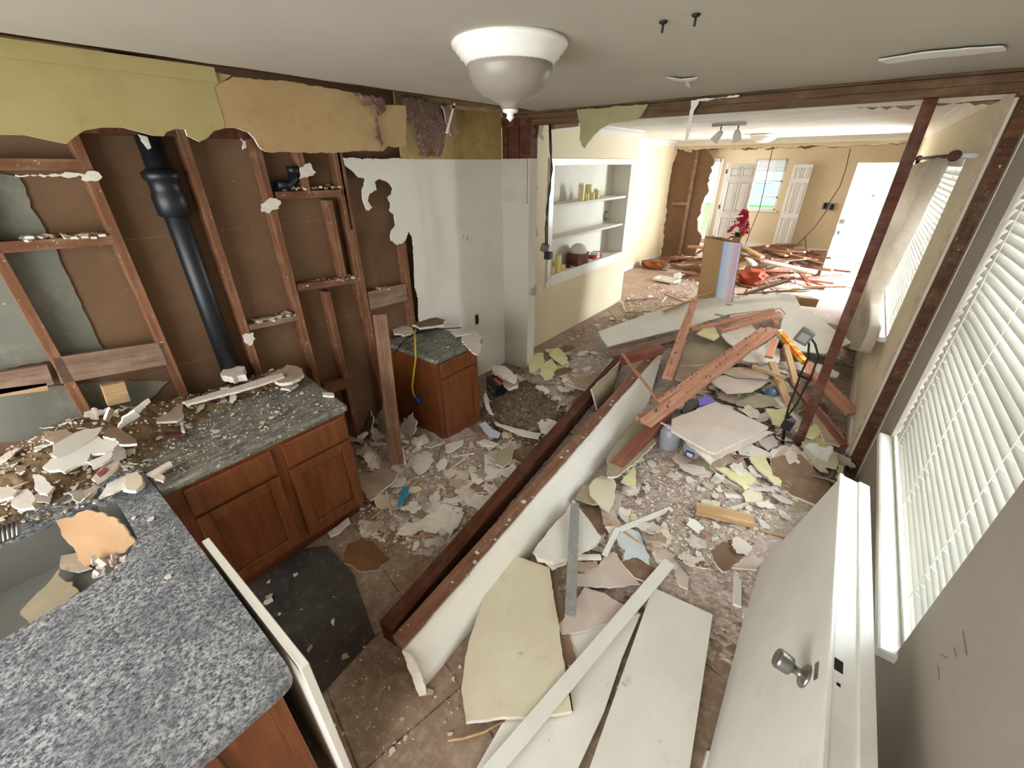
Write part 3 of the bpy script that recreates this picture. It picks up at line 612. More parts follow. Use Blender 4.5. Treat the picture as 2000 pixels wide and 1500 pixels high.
# ------------------------------------------------------------------ built-in shelf unit and what stands on it
sh = empty('built_in_shelf', (-2.78, (NY0 + NY1) / 2, NZ0), 'white built-in shelf unit recessed in the pale yellow living room wall', 'shelf')
XB = -3.02
seat(MB().box((XB - .02, NY0 - .02, NZ0 - .02), (XB, NY1 + .02, NZ1 + .02)).build('back_panel', M_white), sh)
for y in (NY0 - .02, NY1): seat(MB().box((XB, y, NZ0), (-2.78, y + .02, NZ1)).build('side_panel', M_white), sh)
z1s, z2s = P(1150, 392, x=-2.78).z, P(1150, 452, x=-2.78).z
seat(MB().box((XB, NY0, NZ0 - .02), (-2.775, NY1, NZ0)).build('shelf_board', M_white), sh); seat(MB().box((XB, NY0, NZ1), (-2.78, NY1, NZ1 + .02)).build('top_board', M_white), sh)
for z in (z1s, z2s): seat(MB().box((XB, NY0, z - .03), (-2.79, NY1, z)).build('shelf_board', M_white, bevel=.002), sh)
fr = MB(); t = .09
fr.box((-2.779, NY0 - t, NZ0 - .12), (-2.762, NY0, NZ1 + .07)).box((-2.779, NY1, NZ0 - .12), (-2.762, NY1 + t * .7, NZ1 + .07)).box((-2.779, NY0, NZ1), (-2.762, NY1, NZ1 + .07)).box((-2.779, NY0, NZ0 - .12), (-2.762, NY1, NZ0)).box((-2.779, NY0 - .02, NZ0 - .01), (-2.745, NY1 + .02, NZ0 + .012))
seat(fr.build('face_trim', M_gloss, bevel=.003), sh)
def candle(px, pyb, pyt, r, zb, x, lb, grp):
    q = P(px, pyb, x=x); h = P(px, pyt, x=x).z - q.z
    e = empty('pillar_candle', (x, q.y, zb), lb, 'candle', grp)
    MB().lathe([(r * .98, 0), (r, .004), (r, h - .006), (r * .93, h), (r * .6, h - .004), (0.001, h - .006)], n=20).build('wax_body', M_candle, e)
    MB().tube([(0, 0, h - .006), (.001, 0, h + .008)], .0015, 5).build('wick', M_dark, e)
g = 'ivory candles on the top shelf'
candle(1135, 388, 361, .034, z1s, -2.86, 'tall ivory candle, leftmost on the top shelf', g)
candle(1149, 380, 352, .045, z1s, -2.95, 'widest and tallest ivory candle at the back of the top shelf', g)
candle(1163, 378, 360, .028, z1s, -2.94, 'slim ivory candle at the back right of the top shelf group', g)
candle(1146, 389, 375, .03, z1s, -2.83, 'short ivory candle in front, left of two, on the top shelf', g)
candle(1157, 388, 375, .028, z1s, -2.83, 'short ivory candle in front, middle of the top shelf group', g)
candle(1166, 386, 370, .028, z1s, -2.86, 'narrow ivory candle, rightmost in front on the top shelf', g)
g = 'ivory candles on the bottom shelf'
candle(1090, 524, 491, .033, NZ0, -2.84, 'tall ivory candle on the bottom shelf', g)
candle(1079, 526, 512, .032, NZ0, -2.83, 'short ivory candle left of the tall one on bottom shelf', g)
candle(1082, 520, 502, .028, NZ0, -2.93, 'ivory candle half hidden behind the tall one on bottom shelf', g)
candle(1099, 523, 512, .03, NZ0, -2.84, 'short ivory candle right of the tall one on bottom shelf', g)
q = P(1131, 505, x=-2.86)
e = empty('wicker_basket', (-2.88, q.y, NZ0), 'brown woven basket on the bottom shelf', 'basket'); bb = MB()
for i in range(9): 
    z = i * .0155; s_ = .0 if i % 2 else .004
    bb.box((-.085 - s_, -.15 - s_, z), (.085 + s_, .15 + s_, z + .014))
bb.build('basket_body', M_wicker, e, bevel=.003); MB().box((-.09, -.155, .135), (.09, .155, .15)).build('basket_rim', M_wicker, e, bevel=.004)
e = empty('glass_bowl', (-2.88, q.y, NZ0 + .15), 'upturned frosted glass bowl shade lying on the brown basket', 'glass bowl')
MB().lathe([(.115, 0), (.118, .01), (.11, .05), (.085, .09), (.045, .115), (.0, .122)], n=28).build('bowl_shade', M_white, e)
q = P(1163, 496, x=-2.86)
e = empty('folded_cloth', (-2.88, q.y + .05, NZ0), 'red and white folded cloth beside the basket on bottom shelf', 'cloth')
bb = MB(); 
for i, (y, z, m_) in enumerate(((-.08, .0, 0), (-.02, .0, 1), (.06, 0, 0), (-.05, .045, 1), (.02, .04, 0))):
    bb.box((-.06, y - .045, z), (.06, y + .05, z + .045), m_, Matrix.Rotation(R(8 * i - 12), 4, 'Z'))
bb.build('cloth_folds', [M_red, M_white], e, bevel=.015)
q = P(1110, 515, x=-2.86); e = tag(MB().lathe([(.0, 0), (.03, .004), (.034, .016), (.02, .03), (0, .034)], n=16).build('dark_trinket', M_cable, loc=Vector((-2.86, q.y, NZ0))), 'small dark round trinket left of the basket on bottom shelf', 'trinket')
q = P(1183, 421, x=XB + .01); pts = []
for k in range(13):
    a = R(40 + 280 * k / 12); pts.append((0, .042 * math.cos(a), .06 * math.sin(a)))
tag(MB().tube(pts, .011, 8).build('shelf_letter', M_galv, loc=Vector((XB + .012, q.y, q.z))), 'grey C-shaped letter on the back of the middle shelf', 'letter')  # letter C on the shelf back, not a hook

# ------------------------------------------------------------------ counters
ZT = .845; XF = -2.005; YE = .13
def rounded(pts, r, ids, n=5):
    out = []
    for i, p in enumerate(pts):
        p = Vector(p)
        if i not in ids: out.append(p); continue
        a = Vector(pts[i - 1]); c = Vector(pts[(i + 1) % len(pts)]); u = (a - p).normalized() * r; v = (c - p).normalized() * r
        for k in range(n + 1):
            t = k / n; out.append(p + u * (1 - t) ** 2 + v * t ** 2)
    return out
ct = empty('granite_worktop', (XF, YE, ZT), 'L-shaped speckled grey granite worktop strewn with plaster debris', 'worktop')
long_ = [(-2.79, 1.10, ZT), (XF + .01, 1.02, ZT), (XF + .01, YE, ZT), (-2.79, YE, ZT)]
seat(MB().slab([Vector(p) for p in long_], .04, (0, 0, 0), n=(0, 0, 1)).build('wall_run', M_gran2, bevel=.012), ct)
h0, h1, h2, h3 = P(222, 972, z=ZT), P(266, 1078, z=ZT), P(0, 1245, z=ZT), P(0, 1040, z=ZT)
# peninsula with the sink cut-out: hole x from HX0 to HX1
hole = [Vector((-2.155, -.42, ZT)), Vector((-2.15, -.05, ZT)), Vector((-2.08, .005, ZT)), Vector((-1.76, .005, ZT)), Vector((-1.655, -.06, ZT)), Vector((-1.62, -.20, ZT)), Vector((-1.60, -.42, ZT))]
outer = [Vector((-2.79, -.28, ZT)), Vector((-2.79, -.285, ZT))]
b = MB(); X0p, X1p, Y0p = XF + .01, -.845, -1.15
corner = [Vector((X0p, YE, ZT))] + rounded([(X0p, YE, ZT), (X1p, YE - .005, ZT), (X1p, Y0p, ZT)], .045, (1,))[1:-1] + [Vector((X1p, Y0p, ZT))]
# right piece (sink to the end)
b.slab(corner[1:] + [Vector((-1.60, Y0p, ZT)), hole[6], hole[5], hole[4], hole[3], Vector((-1.76, YE, ZT))], .04, (0, 0, 0), n=(0, 0, 1))
b.slab([Vector((-1.76, YE, ZT)), hole[3], hole[2], hole[1], hole[0], Vector((-2.155, Y0p, ZT)), Vector((-2.79, Y0p, ZT)), Vector((-2.79, YE, ZT))], .04, (0, 0, 0), n=(0, 0, 1))
seat(b.build('peninsula_run', M_gran), ct)
sk = empty('kitchen_sink', (-1.9, -.3, ZT - .22), 'dark steel sink basin set in the granite peninsula, holding broken boards', 'sink')
b = MB(); ring = [hole[0] + Vector((0, -.3, 0))] + hole + [hole[6] + Vector((0, -.3, 0))]
low = [p + Vector((.03 if p.x < -1.9 else -.03, -.03, -.2)) for p in ring]
for i in range(len(ring) - 1):
    b.face([ring[i] - Vector((0, 0, .04)), ring[i + 1] - Vector((0, 0, .04)), low[i + 1], low[i]])
b.face(low[::-1]); b.face([ring[0], ring[-1], low[-1], low[0]])
seat(b.build('basin', M_sink), sk)
seat(MB().lathe([(.045, 0), (.04, .004), (.0, .002)], Matrix.Translation((-1.85, -.25, ZT - .235)), 20).build('drain_ring', M_steel), sk)
# cherry base cabinets
def door_panel(b, u0, u1, z0, z1, x, dx=1):
    """frame and raised field on plane x, facing +x"""
    f = .055
    b.box((x, u0, z0), (x + .018, u0 + f, z1)); b.box((x, u1 - f, z0), (x + .018, u1, z1)); b.box((x, u0 + f, z0), (x + .018, u1 - f, z0 + f)); b.box((x, u0 + f, z1 - f), (x + .018, u1 - f, z1))
    b.box((x, u0 + f, z0 + f), (x + .006, u1 - f, z1 - f))
def cabinet(name, x, y0, y1, z0, z1, depth, doors, label, floor=True, drawer=.15):
    e = empty(name, (x - depth / 2, (y0 + y1) / 2, 0), label, 'cabinet')
    b = MB().box((x - depth, y0, z0), (x - .022, y1, z1)); seat(b.build('carcass', M_cherry, bevel=.002), e)
    b = MB().box((x - .022, y0, z0), (x - .003, y1, z1)); seat(b.build('face_frame', M_cherry, bevel=.002), e)
    if not floor: seat(MB().box((x - depth, y0 + .01, 0), (x - .08, y1 - .01, z0)).build('toe_kick', M_cherryd), e)
    for (a, c) in doors:
        if drawer: seat(MB().box((x - .003, a, z1 - drawer - .01), (x + .016, c, z1 - .015)).build('drawer', M_cherry, bevel=.005), e)
        b = MB(); door_panel(b, a, c, z0 + .035, z1 - drawer - .03, x - .003); seat(b.build('door', M_cherry, bevel=.003), e)
    return e
za = .805
cabinet('base_cabinet', XF, YE + .0, 1.00, .12, za, .76, ((.20, .575), (.63, .985)), 'wide cherry base cabinet with two doors under the debris-covered worktop', False)
zs = .735; xs = -2.19
cabinet('base_cabinet', xs, 1.86, 2.32, .0, zs, .56, ((1.90, 2.295),), 'narrow single-door cherry cabinet standing alone near the cream wall', True, .13)
sw = [P(758, 645, z=zs + .035), P(772, 632, z=zs + .035), P(870, 622, z=zs + .035), P(950, 660, z=zs + .035), P(942, 672, z=zs + .035), P(868, 703, z=zs + .035), P(800, 683, z=zs + .035), P(760, 655, z=zs + .035)]
sw = [Vector((-2.78, 1.84, zs + .036)), Vector((xs + .03, 1.84, zs + .036)), Vector((xs + .035, 2.36, zs + .036)), Vector((-2.3, 2.37, zs + .036)), Vector((-2.78, 2.34, zs + .036))]
tag(MB().slab(sw, .036, (0, 0, 0), n=(0, 0, 1)).build('granite_slab', M_gran2, bevel=.01, recenter=True), 'small granite top with crumbled plaster on the lone cherry cabinet', 'worktop')
# peninsula cabinet below the near worktop end
e = empty('peninsula_cabinet', (-1.3, -.4, 0), 'cherry cabinet side under the rounded granite peninsula end', 'cabinet')
seat(MB().box((-1.60, .05, .0), (-.92, .09, za)).box((-.95, -.75, 0), (-.92, .05, za)).box((-1.60, -.75, 0), (-1.58, .05, .60)).build('carcass', M_cherry, bevel=.002), e)
seat(MB().box((-.92, -.72, .06), (-.905, -.08, za - .02)).build('end_panel', M_cherry, bevel=.004), e)
# white boards leaning on the peninsula
def board(name, a, c, wd, th, label, cat, mat, group=None, up=(0, 0, 1), bevel=.002, drop=True, split=0, par=None):
    M = frame(a, c, up); L = (c - a).length
    b = MB(); 
    if split:   # splintered ends
        rn = random.Random(int(L * 1e4)); n = 6
        for i in range(n):
            u0 = -wd / 2 + wd * i / n; b.box((-L / 2 - rn.uniform(-.02, split), u0, -th / 2), (L / 2 + rn.uniform(-.02, split), u0 + wd / n, th / 2))
    else: b.box((-L / 2, -wd / 2, -th / 2), (L / 2, wd / 2, th / 2))
    if name == 'red_board' and L > .4:      # bent nails still in the wood
        rn = random.Random(int(L * 1e4) + 3); mat = [mat, M_cable]
        for i in range(int(L * 9)):
            x, y = rn.uniform(-L / 2 + .03, L / 2 - .03), rn.uniform(-wd * .35, wd * .35); t_ = rn.uniform(-.6, .6)
            b.box((-.0018, -.0018, -.004), (.0018, .0018, rn.uniform(.008, .03)), 1, Matrix.Translation((x, y, th / 2)) @ Matrix.Rotation(t_, 4, 'X') @ Matrix.Rotation(rn.uniform(-.6, .6), 4, 'Y')); b.box((-.004, -.004, 0), (.004, .004, .0015), 1, Matrix.Translation((x, y, th / 2)))
    o = b.build(name, mat, bevel=bevel); o.matrix_world = M
    if drop: o.location.z -= th / 2
    if par is not None: seat(o, par)
    return tag(o, label, cat, group)
a, c = P(392, 1065, z=.80), P(566, 1292, z=.80)
o = MB().box((-1.56, YE + .012, .0), (-.85, YE + .036, .838)).build('white_side_board', M_bwhite, bevel=.002, recenter=True); tag(o, 'thin white board standing against the side of the granite peninsula', 'panel')
o = MB().slab([Vector((-.80, YE - .02, .79)), Vector((-.80, YE - .06, .79)), Vector((-.77, YE - .36, .02)), Vector((-.77, YE - .26, .02))], .02, (0, 0, 0), n=(1, 0, 0)).build('white_trim_board', M_bwhite, recenter=True)
bpy.data.objects.remove(o)

# ------------------------------------------------------------------ ceiling lamp
Lc = Vector((-1.18, 1.50, CEIL))
e = empty('ceiling_lamp', Lc, 'white ribbed flush ceiling lamp with frosted glass bowl, not lit', 'ceiling lamp')
MB().lathe([(.0, 0), (.205, 0), (.212, -.008), (.208, -.020), (.195, -.026), (.196, -.034), (.184, -.042), (.182, -.050), (.168, -.058), (.166, -.066), (.155, -.070)], n=56).build('lamp_base', M_gloss, e)
bb = MB(); prof = [(.158, -.064), (.157, -.085), (.150, -.110), (.132, -.138), (.105, -.160), (.07, -.176), (.045, -.186), (.034, -.198), (.030, -.206), (.001, -.207)]
bb.lathe(prof, n=96)
for v in bb.bm.verts:
    a = math.atan2(v.co.y, v.co.x); k = int(round(a / (2 * math.pi) * 96)); 
    if k % 2: v.co.x *= .985; v.co.y *= .985
bb.build('glass_bowl', M_frost, e)
MB().lathe([(.001, -.203), (.030, -.205), (.028, -.214), (.014, -.219), (.012, -.226), (.016, -.232), (.008, -.24), (.001, -.246)], n=20).build('finial', M_gloss, e)
# nails and cracks in the ceiling
for i, (a, c) in enumerate(((1296, 40), (1360, 26))):
    q = P(a, c, z=CEIL); tag(MB().tube([q, q + Vector((0, 0, -.03))], .004, 6).lathe([(.002, 0), (.014, -.003), (.01, -.008), (.002, -.01)], Matrix.Translation(q), 10).build('ceiling_nail', M_cable, recenter=True), ('left' if i == 0 else 'right') + 'most of two dark nails in the plain ceiling', 'nail', 'nails in the ceiling')
for px, lb in (([(1300, 152), (1312, 153), (1330, 156), (1352, 154), (1362, 152), (1360, 156), (1345, 160), (1348, 172), (1340, 168), (1338, 160), (1318, 158)], 'cracked white plaster flap on the ceiling near the header'),
               ([(1715, 118), (1800, 104), (1895, 95), (1960, 92), (1965, 100), (1890, 108), (1800, 116), (1735, 125)], 'long pale crack flap in the ceiling at the right'),
               ([(1350, 196), (1362, 194), (1440, 190), (1445, 186), (1400, 192), (1366, 197), (1356, 215), (1343, 270), (1336, 283), (1340, 255), (1346, 225)], 'ragged white tape strip hanging from the broken header')):
    if px[0][0] == 1350: scrap('plaster_tape', px, lb, 'plaster', [M_white] * 3, y=3.38, th=.003, amp=.004, n=(0, -1, 0))
    else: scrap('plaster_flap', px, lb, 'plaster', [M_white] * 3, z=CEIL - .012, th=.004, amp=.004, n=(0, 0, -1))
# black cables with a box, hanging at the left of the opening
e = empty('hanging_cable', P(1072, 243, y=3.5), 'pair of black cables hanging from the header with a metal outlet box', 'cable')
def pth(lst, y): return [P(a, c, y=y) for a, c in lst]
for dx in (0, 1):
    seat(MB().tube(pth([(1073 + dx * 2, 243), (1074 + dx * 3, 290), (1079 - dx * 3, 330), (1072 + dx * 3, 370), (1070 - dx * 3, 410), (1065 + dx * 4, 445), (1066 + dx * 3, 478)], 3.5), .006, 8).build('cable_strand', M_cable), e)
q = P(1064, 484, y=3.5); seat(MB().box((-.03, -.03, -.035), (.03, .03, .035), 0, Matrix.Translation(q) @ Matrix.Rotation(.3, 4, 'Y')).build('metal_box', M_boxm, bevel=.003), e)
q = P(1071, 499, y=3.5); seat(MB().box((-.033, -.03, -.035), (.033, .03, .035), 0, Matrix.Translation(q)).build('plug_box', M_cable, bevel=.004), e)
seat(MB().box((-.006, -.004, -.11), (.006, .004, .11), 0, Matrix.Translation(P(1068, 530, y=3.6))).build('metal_strap', M_galv), e)
# post and cable on it
pa, pc = P(1550, 884, z=.0), P(1812, 205, y=3.47)
e = empty('wooden_post', (.115, 3.476, 0), 'dark wooden post standing alone under the broken header', 'post')
seat(MB().box((-1.17, -.03, -.03), (1.17, .03, .03), 0, Matrix.Translation((.118, 3.478, 1.17)) @ Matrix.Rotation(R(-90), 4, 'Y')).build('post_shaft', M_post, bevel=.003), e)
e = empty('post_cable', P(1540, 855, y=3.44), 'black cable with two outlet boxes running up beside the dark post', 'cable')
for i, pl in enumerate(([(1524, 875), (1528, 855), (1532, 830), (1540, 795), (1552, 765), (1562, 735), (1578, 700), (1580, 672), (1572, 655)], [(1528, 872), (1540, 810), (1556, 790), (1568, 765), (1585, 735), (1598, 695), (1592, 672), (1580, 655)])):
    seat(MB().tube(pth(pl, 3.42), .007, 8).build('cable_strand', M_cable), e)
q = P(1571, 657, y=3.42); seat(MB().box((-.045, -.03, -.05), (.045, .03, .05), 0, Matrix.Translation(q) @ Matrix.Rotation(.35, 4, 'Y')).box((-.03, -.035, -.03), (.03, -.03, .03), 1, Matrix.Translation(q) @ Matrix.Rotation(.35, 4, 'Y')).build('metal_box', [M_boxm, M_galv], bevel=.003), e)
q = P(1539, 828, y=3.42); seat(MB().box((-.035, -.03, -.045), (.035, .03, .045), 0, Matrix.Translation(q) @ Matrix.Rotation(.2, 4, 'Y')).build('dark_box', M_cable, bevel=.004), e)
# wires hanging from the second header
for pl, lb in (([(1510, 286), (1502, 320), (1492, 370), (1483, 410), (1466, 450), (1455, 480)], 'thin grey wire hanging in front of the far window'),
               ([(1661, 290), (1652, 330), (1640, 365), (1620, 395), (1612, 415), (1590, 445), (1565, 470), (1545, 488)], 'dark wire sagging down the far wall left of the front door'),
               ([(1572, 462), (1576, 500), (1580, 520)], 'short wire dropping to the floor behind the wood heap')):
    yy = 10.4 if pl[0][0] < 1600 else 11.5
    tag(MB().tube(pth(pl, yy), .007, 6).build('hanging_wire', M_cable, recenter=True), lb, 'wire')
for (a, c, lb) in ((1612, 402, 'left of two switch boxes on the far wall beside the door'), (1625, 404, 'right of two switch boxes on the far wall beside the door')):
    q = P(a, c, y=13.38); tag(MB().box((-.06, -.02, -.08), (.06, .02, .08)).box((-.03, -.03, -.06), (.03, -.02, .06), 1).build('switch_box', [M_galv, M_dark], loc=q), lb, 'switch box', 'switch boxes on the far wall')
# track light and small dome lamp on the living room ceiling
q = P(1425, 262, z=2.44); q = P(1425, 240, z=2.44)
e = empty('track_light', Vector((q.x, q.y, 2.44)), 'small grey two-spot track light on the living room ceiling', 'track light')
MB().box((-.18, -.02, -.03), (.18, .02, 0)).build('track_bar', M_steel, e)
for dx, an in ((-.08, .6), (.1, -.2)):
    MB().tube([(dx, 0, -.03), (dx, 0, -.09)], .008, 8).build('spot_stem', M_steel, e)
    MB().lathe([(.02, .03), (.035, 0), (.045, -.06), (.05, -.09), (.001, -.088)], Matrix.Translation((dx, 0, -.10)) @ Matrix.Rotation(an, 4, 'Y'), 18).build('spot_head', M_white, e)
q = P(1493, 262, z=2.44); e = empty('dome_lamp', Vector((q.x, min(q.y, 10.1), 2.44)), 'small white dome lamp on the living room ceiling', 'ceiling lamp')
MB().lathe([(.2, 0), (.21, -.02), (.2, -.03)], n=28).build('lamp_base', M_gloss, e); MB().lathe([(.19, -.03), (.17, -.07), (.1, -.11), (.0, -.12)], n=28).build('glass_bowl', M_white, e)
# ------------------------------------------------------------------ fallen header beam and the timber beside it
def hexa(name, q, mats, label=None, cat=None, par=None, mi=0):
    """box from 8 corners: near 4 (ring), far 4 (ring)"""
    b = MB(); v = [b.bm.verts.new(p) for p in q]
    for f in ((3, 2, 1, 0), (4, 5, 6, 7), (0, 1, 5, 4), (1, 2, 6, 5), (2, 3, 7, 6), (3, 0, 4, 7)): b.bm.faces.new([v[i] for i in f]).material_index = mi
    bmesh.ops.recalc_face_normals(b.bm, faces=b.bm.faces[:])
    o = b.build(name, mats, recenter=True, bevel=.003)
    if par is not None: seat(o, par)
    return tag(o, label, cat)
def objwood(o, a, c):
    """turn a mesh built in world axes so that its local X runs along the grain"""
    M = frame(a, c); Mi = M.inverted(); W_ = Matrix.Translation(o.location)
    o.data.transform(Mi @ W_); o.matrix_world = M; return o
N2, N1, N0 = P(766, 1242, z=.185), P(792, 1270, z=.17), P(830, 1350, z=.004)
F2, F1, F0 = P(1268, 690, z=.25), P(1298, 680, z=.24), P(1292, 718, z=.05)
bm_e = empty('fallen_beam', (N1 + F1) / 2 - Vector((0, 0, .2)), 'long fallen header beam lying diagonally, wood on top, white plasterboard on its side', 'beam')
dn = Vector((0, 0, -1))
def shr(v, a): return v + a
ins = Vector((-.012, 0, -.004))
q = [N2, N1 + ins, N1 + ins + dn * .04, N2 + dn * .04, F2, F1 + ins, F1 + ins + dn * .04, F2 + dn * .04]
o = objwood(hexa('top_plank', q, [M_beam]), N1, F1); o.parent = bm_e; o.matrix_parent_inverse = Matrix.Translation(-Vector(bm_e.location))
q = [N2 + Vector((.02, 0, -.045)), N1 + ins + dn * .045, N0 + Vector((-.03, .03, .02)), N2 + Vector((.04, .03, -.17)), F2 + Vector((.02, 0, -.045)), F1 + ins + dn * .045, F0 + Vector((-.03, 0, .01)), F2 + Vector((.03, 0, -.2))]
o = objwood(hexa('beam_core', q, [M_beamd]), N1, F1); o.parent = bm_e; o.matrix_parent_inverse = Matrix.Translation(-Vector(bm_e.location))
def wavy_panel(a0, a1, c0, c1, th, nu, nv, amp, mats, seed=0, jagr=0):
    """plasterboard strip between edge a0-c0 (top) and a1-c1 (bottom)"""
    b = MB(); nrm = (c0 - a0).cross(a1 - a0).normalized(); 
    if nrm.dot(EYE - a0) < 0: nrm.negate()
    rn = random.Random(seed); T = []; B = []
    for i in range(nu + 1):
        u = i / nu; rt = []; rb = []
        e0 = rn.uniform(-jagr, jagr); e1 = rn.uniform(-jagr, jagr)
        for j in range(nv + 1):
            v = j / nv; p = (a0.lerp(c0, u)).lerp(a1.lerp(c1, u), v)
            if j == 0: p = p + (a0 - a1).normalized() * e0
            if j == nv: p = p + (a1 - a0).normalized() * e1
            p = p + nrm * amp * noise.noise(p * 2.3 + Vector((seed, 0, 0)))
            rt.append(b.bm.verts.new(p)); rb.append(b.bm.verts.new(p - nrm * th))
        T.append(rt); B.append(rb)
    for i in range(nu):
        for j in range(nv):
            f = b.bm.faces.new((T[i][j], T[i + 1][j], T[i + 1][j + 1], T[i][j + 1])); f.smooth = True
            f = b.bm.faces.new((B[i][j + 1], B[i + 1][j + 1], B[i + 1][j], B[i][j])); f.material_index = 2
        for (j, fl) in ((0, 0), (nv, 1)): b.bm.faces.new((T[i][j], B[i][j], B[i + 1][j], T[i + 1][j])).material_index = 1
    for i in (0, nu):
        for j in range(nv): b.bm.faces.new((T[i][j], T[i][j + 1], B[i][j + 1], B[i][j])).material_index = 1
    bmesh.ops.recalc_face_normals(b.bm, faces=b.bm.faces[:])
    return b
mid0 = P(1240, 822, z=.03)
seat(wavy_panel(P(789, 1268, z=.175), P(824, 1352, z=.003), P(1296, 682, z=.245), P(1262, 805, z=.0), .014, 60, 5, .012, 0, 4, .003).build('plaster_side', [dusty('smooth_white_board', 'eeeade', 'e8e3d4', 'cfc6b2', amt=.06, scale=1.2, bmp=.03, obj=False), M_gyp, M_paper]), bm_e)
# doubled board end
o = MB().slab(jag([P(787, 1268, z=.18), P(800, 1272, z=.17), P(822, 1310, z=.10), P(835, 1352, z=.0), P(820, 1356, z=.0), P(808, 1325, z=.06)], .003, .02), .012, (0, 0, 0)).build('broken_end', [M_gyp]); seat(o, bm_e)
rn = random.Random(9)
A0, A1 = P(745, 1232, z=.13), P(1150, 790, z=.13)
board('long_timber', P(754, 1222, z=.13), P(1208, 700, z=.15), .085, .13, 'long dark timber on edge lying parallel to the fallen beam, left of it', 'timber', M_beamd, drop=True, up=(0, 0, 1))
board('short_timber', P(1214, 695, z=.30), P(1292, 674, z=.34), .09, .09, 'dark red timber end across the far tip of the fallen beam', 'timber', M_boardd)
board('timber_offcut', P(1120, 786, z=.12), P(1160, 758, z=.12), .05, .05, 'small dark timber offcut beyond the end of the long dark timber', 'timber', M_boardd)
wp = wavy_panel(P(1156, 760, z=.26), P(1166, 800, z=.05), P(1212, 706, z=.26), P(1196, 770, z=.05), .012, 14, 5, .01, 0, 8, .006)
tag(wp.build('bent_plasterboard', [M_bgreen, M_gyp, M_paper], recenter=True), 'khaki plasterboard piece wedged upright between the long timber and the fallen beam', 'board')
board('splintered_stick', P(1216, 690, z=.36), P(1282, 776, z=.30), .022, .018, 'thin split stick poking up across the far part of the fallen beam', 'stick', M_board, split=.02)
# ------------------------------------------------------------------ fallen door with its jamb, leaning on the right wall
def PP(px, py, o, n):
    r = rotv(px - 1000.0, py - 750.0, FPX); return EYE + r * ((o - EYE).dot(n) / r.dot(n))
A = P(1476, 1113, z=.012); A_ = P(1378, 1497, z=.012); u = (A_ - A).normalized()
best = None
for i in range(60):
    x = .2 + i * .003; B = P(1629, 981, x=x); dd = abs((B - A).length - .76)
    if best is None or dd < best[0]: best = (dd, B)
B = best[1]; v = (B - A); v = (v - u * v.dot(u)).normalized(); n = u.cross(v).normalized()
if n.dot(EYE - A) < 0: n.negate()
DL = 2.03; DW = (B - A).length
fd = empty('fallen_door', A, 'white interior door with its jamb, fallen on its side against the right wall', 'door')
def obox(o, u, v, w_, a, c, mats, name, par, bevel=.003):
    b = MB().box(a, c); ob = b.build(name, mats, bevel=bevel); M = Matrix((u, v, w_)).transposed().to_4x4(); M.translation = o
    ob.matrix_world = M; 
    if par is not None: seat(ob, par)
    return ob
obox(A, u, v, n, (0, 0, -.035), (DL, DW, 0), M_bwhite, 'door_slab', fd)
jl = DL + .02
jb = MB().box((-.02, DW + .004, -.10), (jl, DW + .022, .004)).box((-.02, DW - .01, -.075), (jl, DW + .006, -.04)).box((-.02, DW + .02, -.008), (jl, DW + .028, .006))
jb.box((-.02, DW + .018, -.112), (jl, DW + .032, -.07))
ob = jb.build('latch_jamb', M_gloss, bevel=.003); M = Matrix((u, v, n)).transposed().to_4x4(); M.translation = A; ob.matrix_world = M; seat(ob, fd)
ob = MB().box((-.02, -.012, -.10), (jl, .0, -.01)).build('hinge_jamb', M_gloss, bevel=.003); ob.matrix_world = M; seat(ob, fd)
for t in (.26, 1.02, 1.76): obox(A, u, v, n, (t, -.02, -.02), (t + .09, .004, .008), M_gloss, 'hinge', fd)
K = PP(1573, 1322, A, n); kM = Matrix((u, v, n)).transposed().to_4x4(); kM.translation = K
kn = MB().lathe([(.0, 0), (.036, 0), (.037, .004), (.030, .010), (.016, .015), (.013, .020), (.013, .034), (.020, .040), (.028, .044), (.029, .050), (.031, .076), (.031, .080), (.027, .086), (.022, .087), (.0, .087)], kM, 32).build('door_knob', M_steel); seat(kn, fd)
q = PP(1594, 1312, A, n); kM.translation = q; seat(MB().box((-.028, -.005, 0), (.028, .012, .003), 0, kM).build('latch_plate', M_steel), fd)
tj = (K - A).dot(u)
obox(A, u, v, n, (tj - .02, DW + .0215, -.035), (tj + .02, DW + .0225, -.012), M_dark, 'strike_hole', fd, 0)
obox(A, u, v, n, (tj + .055, DW + .0215, -.03), (tj + .065, DW + .0225, -.02), M_dark, 'screw_hole', fd, 0)
# ------------------------------------------------------------------ curtain on the far right window
Rn, Rf = P(1866, 299, x=.33), P(1794, 312, x=.33); Rn.z = Rf.z = (Rn.z + Rf.z) / 2
cr = empty('curtain_rod', (Rn + Rf) / 2, 'dark red wooden curtain rod with round ends above the far right window', 'curtain rod')
seat(MB().tube([Rn, Rf], .012, 12).build('rod', M_post), cr)
for q, s_ in ((Rn, -1), (Rf, 1)): seat(MB().tube([q + Vector((0, s_ * .0, 0)), q + Vector((0, s_ * .03, 0))], .03, 20).build('finial', M_post), cr)
for q in (Rn + Vector((0, .07, 0)), Rf - Vector((0, .05, 0))): seat(MB().box((q.x - .008, q.y - .01, q.z - .012), (XR, q.y + .01, q.z + .012)).build('rod_bracket', M_steel), cr)
rows = [(1790, 322, 1850, 307), (1776, 350, 1832, 340), (1762, 385, 1812, 380), (1745, 430, 1786, 432), (1722, 480, 1758, 483), (1702, 530, 1734, 533), (1690, 565, 1718, 568), (1684, 590, 1710, 592), (1672, 615, 1712, 612), (1660, 642, 1712, 640), (1650, 668, 1700, 672), (1655, 678, 1692, 690)]
b = MB(); G = []; NF = 96
